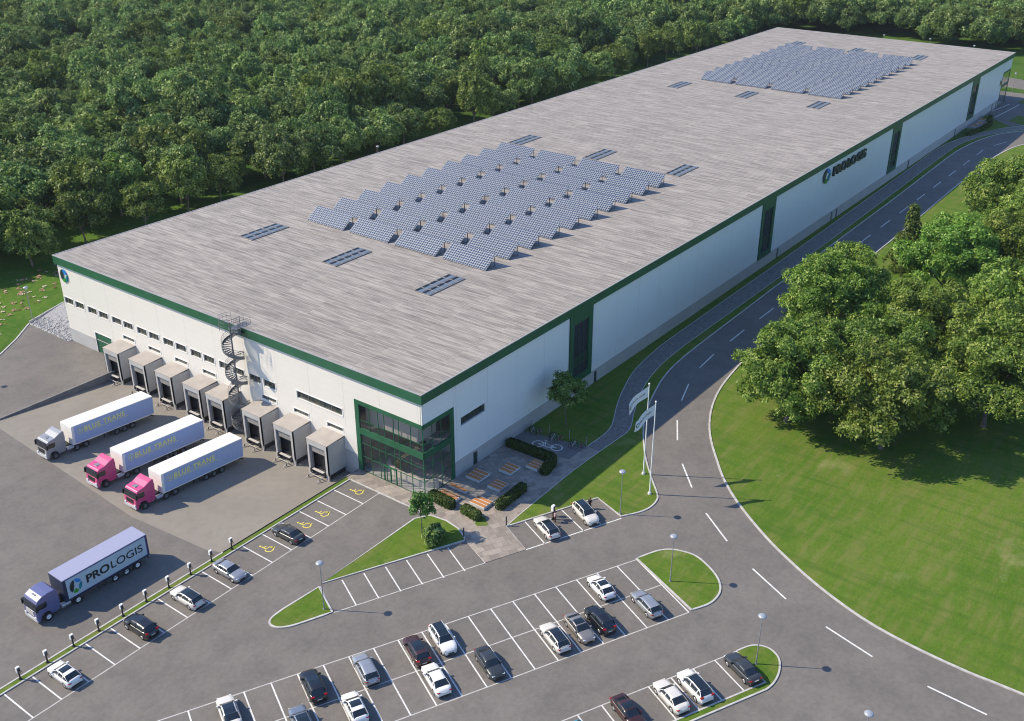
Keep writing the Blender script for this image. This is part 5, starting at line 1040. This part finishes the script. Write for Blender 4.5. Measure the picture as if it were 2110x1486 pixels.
for x, y in near:
    edge = y < 138
    k = rs.choices(range(6), (4, 4, 4, 4, 3, 2) if edge else (6, 6, 6, 1.4, 1.4, .7))[0]; lb = gl_[k if k > 2 else 0]; q_ = Rm @ (Vector((x, y, 9)) - CAMP); u_ = 1055 + 2167 * q_.x / -q_.z; v_ = 743 - 2167 * q_.y / -q_.z; zone = ('at the far left', 'in the left part', 'left of centre', 'right of centre', 'at the far right')[min(4, max(0, int(u_ / 422)))] + ((', front rows' if v_ > 300 else ', back rows') if u_ < 422 else (', front rows' if v_ > 180 else ', back rows') if u_ < 1100 else ''); lb = (lb[0].replace('in the dense forest behind the warehouse', 'in the forest').replace('in the forest behind the warehouse', 'in the forest') + ' ' + zone + ' of the picture' , lb[1] + ' ' + zone)
    s = rs.uniform(.76, 1.12) * (.84 if edge else 1.0)
    if (x, y) in edge_row and edge_row.index((x, y)) < 30: lb = ('forest-edge tree right behind the roof line, %s counted from the left end of the roof' % num[edge_row.index((x, y))], 'front row of the forest')
    tree('f%d' % k, x, y, lb[0], lb[1], (s * rs.uniform(.92, 1.1), s * rs.uniform(.92, 1.1), s * rs.uniform(.85, 1.25)), rz=rs.uniform(0, 6.28), name='forest_tree')
me = bpy.data.meshes.new('far_forest'); me.from_pydata([(x, y, 0) for x, y in far], [], [])
for nm, fn in (('sc', lambda: rs.uniform(.76, 1.14)), ('rz', lambda: rs.uniform(0, 6.28))):
    a_ = me.attributes.new(nm, 'FLOAT', 'POINT'); a_.data.foreach_set('value', [fn() for _ in far])
a_ = me.attributes.new('pk', 'INT', 'POINT'); a_.data.foreach_set('value', [rs.choices(range(5), (6, 6, 6, 1.4, 1.4))[0] for _ in far])
fo = link('far_forest', me, kind='stuff', label='far part of the dense forest, a mass of green treetops up to the top of the photo', category='forest')
gt = bpy.data.node_groups.new('far_forest', 'GeometryNodeTree'); gt.interface.new_socket('Geometry', in_out='INPUT', socket_type='NodeSocketGeometry'); gt.interface.new_socket('Geometry', in_out='OUTPUT', socket_type='NodeSocketGeometry')
gi = gt.nodes.new('NodeGroupInput'); go = gt.nodes.new('NodeGroupOutput'); jo = gt.nodes.new('GeometryNodeJoinGeometry'); jf = gt.nodes.new('GeometryNodeJoinGeometry')
src = {}
for o in bpy.data.objects:
    if o.name.startswith('crown') and o.parent and o.parent.name.startswith('forest_tree'):
        for k in range(5):
            if o.data == SPEC['f%d' % k][0]: src.setdefault(k, o)
for k in range(4, -1, -1):     # joined instances come out in reverse order of linking
    oi = gt.nodes.new('GeometryNodeObjectInfo'); oi.inputs['Object'].default_value = src[k]; oi.inputs['As Instance'].default_value = True; oi.transform_space = 'ORIGINAL'; gt.links.new(oi.outputs['Geometry'], jo.inputs[0])
def attr(nm, ty):
    n_ = gt.nodes.new('GeometryNodeInputNamedAttribute'); n_.data_type = ty; n_.inputs['Name'].default_value = nm; return n_.outputs[0]
ip = gt.nodes.new('GeometryNodeInstanceOnPoints'); ip.inputs['Pick Instance'].default_value = True
cx_ = gt.nodes.new('ShaderNodeCombineXYZ'); gt.links.new(attr('rz', 'FLOAT'), cx_.inputs[2]); cs_ = gt.nodes.new('ShaderNodeCombineXYZ'); sa = attr('sc', 'FLOAT')
for q in range(3): gt.links.new(sa, cs_.inputs[q])
er = gt.nodes.new('FunctionNodeEulerToRotation'); gt.links.new(cx_.outputs[0], er.inputs[0])
gt.links.new(gi.outputs[0], ip.inputs['Points']); gt.links.new(jo.outputs[0], ip.inputs['Instance']); gt.links.new(attr('pk', 'INT'), ip.inputs['Instance Index']); gt.links.new(er.outputs[0], ip.inputs['Rotation']); gt.links.new(cs_.outputs[0], ip.inputs['Scale'])
gt.links.new(ip.outputs[0], go.inputs[0]); md = fo.modifiers.new('trees', 'NODES'); md.node_group = gt
print('forest', len(near), len(far))
# small trees and shrubs near the entrance
species('young', 401, 1.8, 3.9, 4.5, 22, 2400, .22, 'fresh', .07, rc=(.22, .36), inner=.2, spr=.16)
species('young2', 402, 2.7, 5.4, 6.3, 30, 8000, .22, 'mid', .09, rc=(.2, .34), inner=.3, spr=.18)
species('bush', 403, 1.25, 2.2, 1.0, 18, 3600, .22, 'dark', .05, rc=(.3, .5), inner=.2, spr=.13)
tree('young', -6.6, -5.2, 'young fresh green tree on the triangular lawn by the plaza', scale=(.95, .95, 1.0), name='young_tree', z=.1)
tree('young2', 27.0, -4.5, 'dark green young tree on the shaded lawn beside the bicycles', scale=(1, 1, .97), name='young_tree', z=.1)
for x, y, s, lb in ((-6.9, -7.3, 1.0, 'dark leafy shrub below the young tree on the triangular lawn'), (-5.9, -6.9, .85, 'dark leafy shrub touching the paved walk at the triangular lawn')): tree('bush', x, y, lb, 'shrubs on the triangular lawn', s, name='shrub', cat='shrub', z=.1)
# clipped hedges
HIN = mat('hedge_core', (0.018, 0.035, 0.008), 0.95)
def hedge(path, wd, ht, lab, seed):
    t = empty('hedge', (path[0][0], path[0][1], .06), 0, lab, 'hedge', 'clipped hedges on the plaza'); o_ = path[0]
    loc = [(p[0] - o_[0], p[1] - o_[1]) for p in path]; rs = np.random.RandomState(seed); pos = []; nrm = []
    L = [math.dist(a, b_) for a, b_ in zip(loc, loc[1:])]; tot = sum(L); n = int((tot + wd) * (wd + 2 * ht) * 95)
    b = MB(); pr = []
    for a, b_ in zip(loc, loc[1:]):
        k = max(2, int(math.dist(a, b_) / .4)); pr += [(a[0] + (b_[0] - a[0]) * i / k, a[1] + (b_[1] - a[1]) * i / k) for i in range(k)]
    pr.append(loc[-1])
    for i in range(n):
        s = rs.uniform(-wd * .5, tot + wd * .5); sc = min(max(s, 0), tot); ov = s - sc; j = 0
        while j < len(L) - 1 and sc > L[j]: sc -= L[j]; j += 1
        a, b_ = loc[j], loc[j + 1]; d = ((b_[0] - a[0]) / L[j], (b_[1] - a[1]) / L[j]); nn = (-d[1], d[0]); f = min(sc / L[j], 1)
        wl = wd * .5 * math.sqrt(max(.05, 1 - (abs(ov) / (wd * .5)) ** 2)); th = rs.uniform(0, math.pi); c_, s_ = math.cos(th), math.sin(th)
        cc = math.copysign(abs(c_) ** .45, c_); ss = abs(s_) ** .45; jt = rs.uniform(.93, 1.04)
        u = wl * cc * jt; z = ht * ss * jt * (1 - .35 * (abs(ov) / (wd * .5)) ** 3); px = a[0] + d[0] * (f * L[j] + ov) + nn[0] * u; py = a[1] + d[1] * (f * L[j] + ov) + nn[1] * u
        if rs.rand() < .35: z *= rs.uniform(.1, 1)
        pos.append((px, py, z)); nrm.append((nn[0] * c_ + d[0] * ov * 1.5, nn[1] * c_ + d[1] * ov * 1.5, s_))
    link('foliage', leaf_cloud(np.array(pos), np.array(nrm), .17, seed, 'foliage', LEAF['hedge']), t)
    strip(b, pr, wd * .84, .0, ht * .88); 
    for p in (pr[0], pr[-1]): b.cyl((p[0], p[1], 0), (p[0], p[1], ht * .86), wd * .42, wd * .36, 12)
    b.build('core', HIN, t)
hedge([(17.7, -1.0), (17.9, -8.3), (16.9, -8.9), (14.6, -9.3)], 1.35, 1.2, 'long L-shaped clipped hedge beside the bicycle stand', 1)
hedge([(.65, -.9), (.45, -4.0)], 1.5, 1.15, 'short rounded hedge right at the glass corner', 2); hedge([(.7, -6.4), (.45, -8.5)], 1.35, 1.1, 'shortest rounded hedge at the front of the plaza', 3)
hedge([(4.2, -9.45), (9.3, -9.3)], 1.3, 1.15, 'straight hedge half in sun along the right side of the plaza', 4); hedge([(240, -3.2), (248, -4.6), (256, -5.0), (266, -2.6)], 1.4, 1.1, 'distant hedge round the far terrace', 5)
b = MB(); b.slab([(-.55, -8.9), (1.5, -8.9), (.2, -10.6), (-.8, -9.6)], .06, .085); b.build('lawn', GRASS, **S)

# ================================================================== BICYCLES
def make_bike(cname, c):
    t = empty('bicycle', (0, 0, 0)); m = mat('frame_' + cname, c, .35)
    for x in (-.52, .52):
        wl = empty('wheel', (x, 0, .34)); wl.parent = t; b = MB(); b.tube([(.33 * math.cos(R(a)), 0, .33 * math.sin(R(a))) for a in range(0, 360, 24)], .026, 6, 0, True); b.build('tyre', RUB, wl)
        b = MB(); b.tube([(.295 * math.cos(R(a)), 0, .295 * math.sin(R(a))) for a in range(0, 360, 24)], .012, 4, 0, True); b.cyl((0, -.05, 0), (0, .05, 0), .03, n=6)
        for a in range(0, 360, 40): b.cyl((0, 0, 0), (.29 * math.cos(R(a)), 0, .29 * math.sin(R(a))), .005, n=3)
        b.build('rim', CHROME, wl)
    b = MB()
    for p, q in (((-.52, 0, .34), (-.08, 0, .30)), ((-.08, 0, .30), (.36, 0, .72)), ((-.08, 0, .30), (-.2, 0, .82)), ((-.18, 0, .72), (.36, 0, .80)), ((-.52, 0, .34), (-.18, 0, .72)), ((.34, 0, .86), (.52, 0, .34))): b.cyl(p, q, .022, n=6)
    b.build('frame', m, t)
    b = MB(); b.box(-.34, -.08, -.07, .07, .84, .9); b.build('saddle', BLACKM, t, bevel=.02)
    b = MB(); b.tube([(.26, .28, .98), (.36, .2, 1.0), (.36, -.2, 1.0), (.26, -.28, .98)], .016, 6); b.cyl((.34, 0, .84), (.36, 0, 1.0), .018, n=6); b.build('handlebar', BLACKM, t)
    b = MB(); b.cyl((-.08, -.12, .3), (-.08, .12, .3), .015, n=6); b.box(-.0, .1, .1, .18, .28, .31); b.box(-.26, -.16, -.18, -.1, .28, .31); b.build('pedals', BLACKM, t)
    b = MB(); b.box(-.72, -.36, -.06, .06, .71, .73); b.build('luggage_rack', GALV, t); return t
BK = {k: make_bike(k, c) for k, c in dict(white=(.7, .7, .7), black=(.015, .015, .015), red=(.3, .01, .01), green=(.02, .2, .03)).items()}; used = set()
for gi_, (gx, gy) in enumerate(((22.9, -1.7), (23.1, -5.3), (23.2, -8.9))):
    for j, cn in enumerate(('black', 'white', 'green', 'red')):
        o = BK[cn] if cn not in used else copy_tree(BK[cn]); used.add(cn); o.location = (gx + .06 * j - .2, gy + .95 - .58 * j, .066); o.rotation_euler = (R(4), 0, R(8 + 5 * math.sin(gi_ * 4 + j * 2.3)))
        retag(o, '%s bicycle in the rack, %s group from the wall' % (cn, ('first', 'second', 'third')[gi_]), 'bicycles in the racks', 'bicycle')
    b = MB()
    for j in range(4):
        yy = .7 - .58 * j; b.tube([(.35, yy, 0), (.35, yy, .7), (.45, yy, .8), (.75, yy, .8), (.85, yy, .7), (.85, yy, 0)], .022, 6)
    b.box(.3, .4, -1.3, .9, 0.0, .03); o = b.build('bicycle_rack', GALV); o.location = (gx, gy, .066); retag(o, 'steel hoop bicycle rack, %s from the wall' % ('first', 'second', 'third')[gi_], 'bicycle racks', 'bicycle rack')

# ================================================================== SPIRAL STAIRCASE
t = empty('spiral_staircase', (-1.95, 34.75, -1.3), 0, 'grey steel spiral staircase climbing from the yard to the roof between two docks', 'staircase'); HT = 17.3; TR = -4.2; RO = 1.5
b = MB(); b.cyl((0, 0, 0), (0, 0, HT + 1.2), .11, n=12); b.build('centre_column', GALV, t)
b = MB(); n = 84; a0 = R(-13)
for k in range(n):
    a = a0 + TR * 2 * math.pi * k / n; a2 = a + TR * 2 * math.pi / n * 1.12; z = .12 + HT * k / n
    b.add([(.1 * math.cos(a), .1 * math.sin(a), z), (RO * math.cos(a), RO * math.sin(a), z), (RO * math.cos(a2), RO * math.sin(a2), z), (.1 * math.cos(a2), .1 * math.sin(a2), z), (.1 * math.cos(a), .1 * math.sin(a), z - .05), (RO * math.cos(a), RO * math.sin(a), z - .05), (RO * math.cos(a2), RO * math.sin(a2), z - .05), (.1 * math.cos(a2), .1 * math.sin(a2), z - .05)], [(0, 1, 2, 3), (4, 7, 6, 5), (0, 4, 5, 1), (1, 5, 6, 2), (2, 6, 7, 3)])
b.build('steps', GALV, t)
b = MB(); pts = [(RO * math.cos(a0 + TR * 2 * math.pi * k / n), RO * math.sin(a0 + TR * 2 * math.pi * k / n), HT * k / n) for k in range(n + 1)]
for k in range(n):
    p, q = pts[k], pts[k + 1]; b.add([(p[0], p[1], p[2] - .25), (q[0], q[1], q[2] - .25), (q[0], q[1], q[2] + .28), (p[0], p[1], p[2] + .28), (p[0] * 1.02, p[1] * 1.02, p[2] - .25), (q[0] * 1.02, q[1] * 1.02, q[2] - .25), (q[0] * 1.02, q[1] * 1.02, q[2] + .28), (p[0] * 1.02, p[1] * 1.02, p[2] + .28)], [(0, 1, 2, 3), (7, 6, 5, 4), (3, 2, 6, 7), (0, 4, 5, 1)])
b.build('stringer', GALV, t)
b = MB(); 
for dz in (.55, .8, 1.1): b.tube([(p[0], p[1], p[2] + dz) for p in pts], .022 if dz < 1 else .035, 5)
for p in pts[::2]: b.cyl((p[0], p[1], p[2] + .1), (p[0], p[1], p[2] + 1.1), .016, n=4)
b.build('handrail', GALV, t)
b = MB(); b.box(.2, 3.2, -.75, .75, HT - .03, HT + .04); b.build('landing', GALV, t)
b = MB()
for s in (-.75, .75):
    for z in (.4, .75, 1.1): b.tube([(.2 if s > 0 else .9, s, HT + z), (3.2, s, HT + z)], .025, 5)
    for x in (1.0, 1.7, 2.4, 3.15): b.cyl((x, s, HT), (x, s, HT + 1.1), .02, n=4)
for z in (1.1, 1.7, 2.2): b.tube([(RO * math.cos(R(a)), RO * math.sin(R(a)), HT + z) for a in range(40, 330, 15)], .025, 5)
for a in range(40, 330, 24): b.cyl((RO * math.cos(R(a)), RO * math.sin(R(a)), HT), (RO * math.cos(R(a)), RO * math.sin(R(a)), HT + 2.2), .016, n=4)
b.build('cage', GALV, t)
b = MB()
for z in (4.5, 9, 13): b.box(0, 1.95, -.04, .04, z, z + .08); b.box(1.0, 1.95, .5, .58, z, z + .08)
b.build('wall_bracket', GALV, t)

# ================================================================== PEOPLE
SKIN = mat('skin', (0.42, 0.24, 0.16), 0.6)
def skinned(name, verts, edges, rad, m, parent, root=0, sub=2):
    me = bpy.data.meshes.new(name); me.from_pydata(verts, edges, []); o = link(name, me, parent); me.materials.append(m)
    md = o.modifiers.new('skin', 'SKIN'); md.use_smooth_shade = True
    for i, v in enumerate(me.skin_vertices[0].data):
        r_ = rad[i]; v.radius = (r_, r_) if not isinstance(r_, tuple) else r_; v.use_root = (i == root)
    o.modifiers.new('sub', 'SUBSURF').levels = sub; o.modifiers['sub'].render_levels = sub; return o
def person(x, y, rz, lab, top, legs, hair, z=.02, skirt=False, arm=0.0):
    t = empty('person', (x, y, z), R(rz), lab, 'person')
    V_ = [(0, 0, .95), (0, 0, 1.12), (0, 0.0, 1.32), (0, 0, 1.46), (.01, 0, 1.52), (.03, 0, 1.64), (.03, 0, 1.73)]; E_ = [(0, 1), (1, 2), (2, 3), (3, 4), (4, 5), (5, 6)]; Rd = [(.15, .12), (.13, .11), (.17, .12), (.10, .09), .052, (.085, .075), .06]
    for s in (1, -1):
        i = len(V_); V_ += [(0, s * .10, .88), (.02, s * .11, .50), (-.01, s * .12, .10), (.13, s * .13, .04)]; E_ += [(0, i), (i, i + 1), (i + 1, i + 2), (i + 2, i + 3)]; Rd += [.095, .06, .042, .035]
        i = len(V_); V_ += [(0, s * .19, 1.42), (-.02 + .06 * arm, s * .25, 1.15), (.06 + .22 * arm, s * .24, .92 + .25 * arm), (.09 + .28 * arm, s * .24, .85 + .28 * arm)]; E_ += [(2, i), (i, i + 1), (i + 1, i + 2), (i + 2, i + 3)]; Rd += [.06, .045, .032, (.04, .02)]
        j = i + 3; bx_, by_, bz_ = V_[j]
        for f_ in range(4):
            k = len(V_); L_ = (.065, .075, .07, .055)[f_]; V_ += [(bx_ + .03 - .02 * f_ + .005, by_ + s * .002, bz_ - .05), (bx_ + .045 - .02 * f_, by_ - s * .008, bz_ - .05 - L_)]; E_ += [(j, k), (k, k + 1)]; Rd += [.010, .008]
        k = len(V_); V_ += [(bx_ + .045, by_ - s * .02, bz_ - .02), (bx_ + .07, by_ - s * .03, bz_ - .06)]; E_ += [(j, k), (k, k + 1)]; Rd += [.011, .009]
    bd = skinned('body', V_, E_, Rd, SKIN, t)
    skinned('jacket', [(0, 0, .98), (0, 0, 1.12), (0, 0, 1.32), (0, 0, 1.45)] + [q for s in (1, -1) for q in ((0, s * .19, 1.41), (-.02 + .06 * arm, s * .25, 1.15), (.05 + .2 * arm, s * .24, .95 + .24 * arm))], [(0, 1), (1, 2), (2, 3), (2, 4), (4, 5), (5, 6), (2, 7), (7, 8), (8, 9)], [(.18, .15), (.155, .13), (.19, .14), (.09, .09), .078, .062, .048, .078, .062, .048], top, bd, 1)
    if skirt: b = MB(); b.lathe([(.16, 1.05), (.2, .8), (.26, .55), (.25, .54)], 14); b.build('skirt', legs, bd)
    else: skinned('trousers', [(0, 0, .98)] + [q for s in (1, -1) for q in ((0, s * .10, .88), (.02, s * .11, .50), (-.01, s * .12, .13))], [(0, 1), (1, 2), (2, 3), (0, 4), (4, 5), (5, 6)], [(.165, .13), .11, .078, .062, .11, .078, .062], legs, bd)
    b = MB(); b.lathe([(0, 1.80), (.07, 1.785), (.105, 1.73), (.108, 1.66), (.09, 1.58), (.07, 1.55)], 12, c=(-.012, 0)); b.build('hair', hair, bd)
    b = MB(); b.box(.105, .125, -.04, -.02, 1.66, 1.675); b.box(.105, .125, .02, .04, 1.66, 1.675); b.box(.105, .122, -.02, .02, 1.59, 1.60); b.box(.11, .14, -.01, .01, 1.615, 1.65); b.build('face', mat('face_dark', (.12, .05, .04), .6), bd)
    for s in (1, -1): b = MB(); b.box(-.06, .2, s * .08, s * .17, 0, .07); b.build('shoe', BLACKM, bd, bevel=.02)
HB = mat('hair_dark', (0.02, 0.012, 0.008), .7)
person(6.95, -16.15, -60, 'person in a pale grey-blue top standing left of the charging post', mat('top_greyblue', (.28, .29, .42), .8), mat('trousers_dark', (.03, .03, .05), .8), HB)
person(6.0, -17.1, 120, 'person in a light pinkish top and dark trousers at the charging post', mat('top_pink', (.50, .36, .38), .8), mat('trousers_brown', (.06, .03, .025), .8), HB, arm=.8)
person(11.3, -19.0, 200, 'person in dark clothes with reddish hair beside the silvery car', mat('top_black', (.015, .015, .02), .8), mat('trousers_black', (.02, .02, .02), .8), mat('hair_red', (.10, .015, .015), .7), arm=.5)

# ================================================================== HAZE
b = MB(); b.box(-880, 1580, -880, 1580, -3.0, 83.0); hz = b.build('haze', [], kind='stuff', label='thin pale haze that fades the far forest', category='haze')
hm = bpy.data.materials.new('haze'); hm.use_nodes = True; t = hm.node_tree; t.nodes.clear(); o_ = N(t, 'ShaderNodeOutputMaterial'); pv = N(t, 'ShaderNodeVolumePrincipled')
pv.inputs['Color'].default_value = (0.80, 0.88, 1.0, 1); pv.inputs['Density'].default_value = 0.00006; pv.inputs['Anisotropy'].default_value = 0.2; t.links.new(pv.outputs[0], o_.inputs['Volume']); hz.data.materials.clear(); hz.data.materials.append(hm)
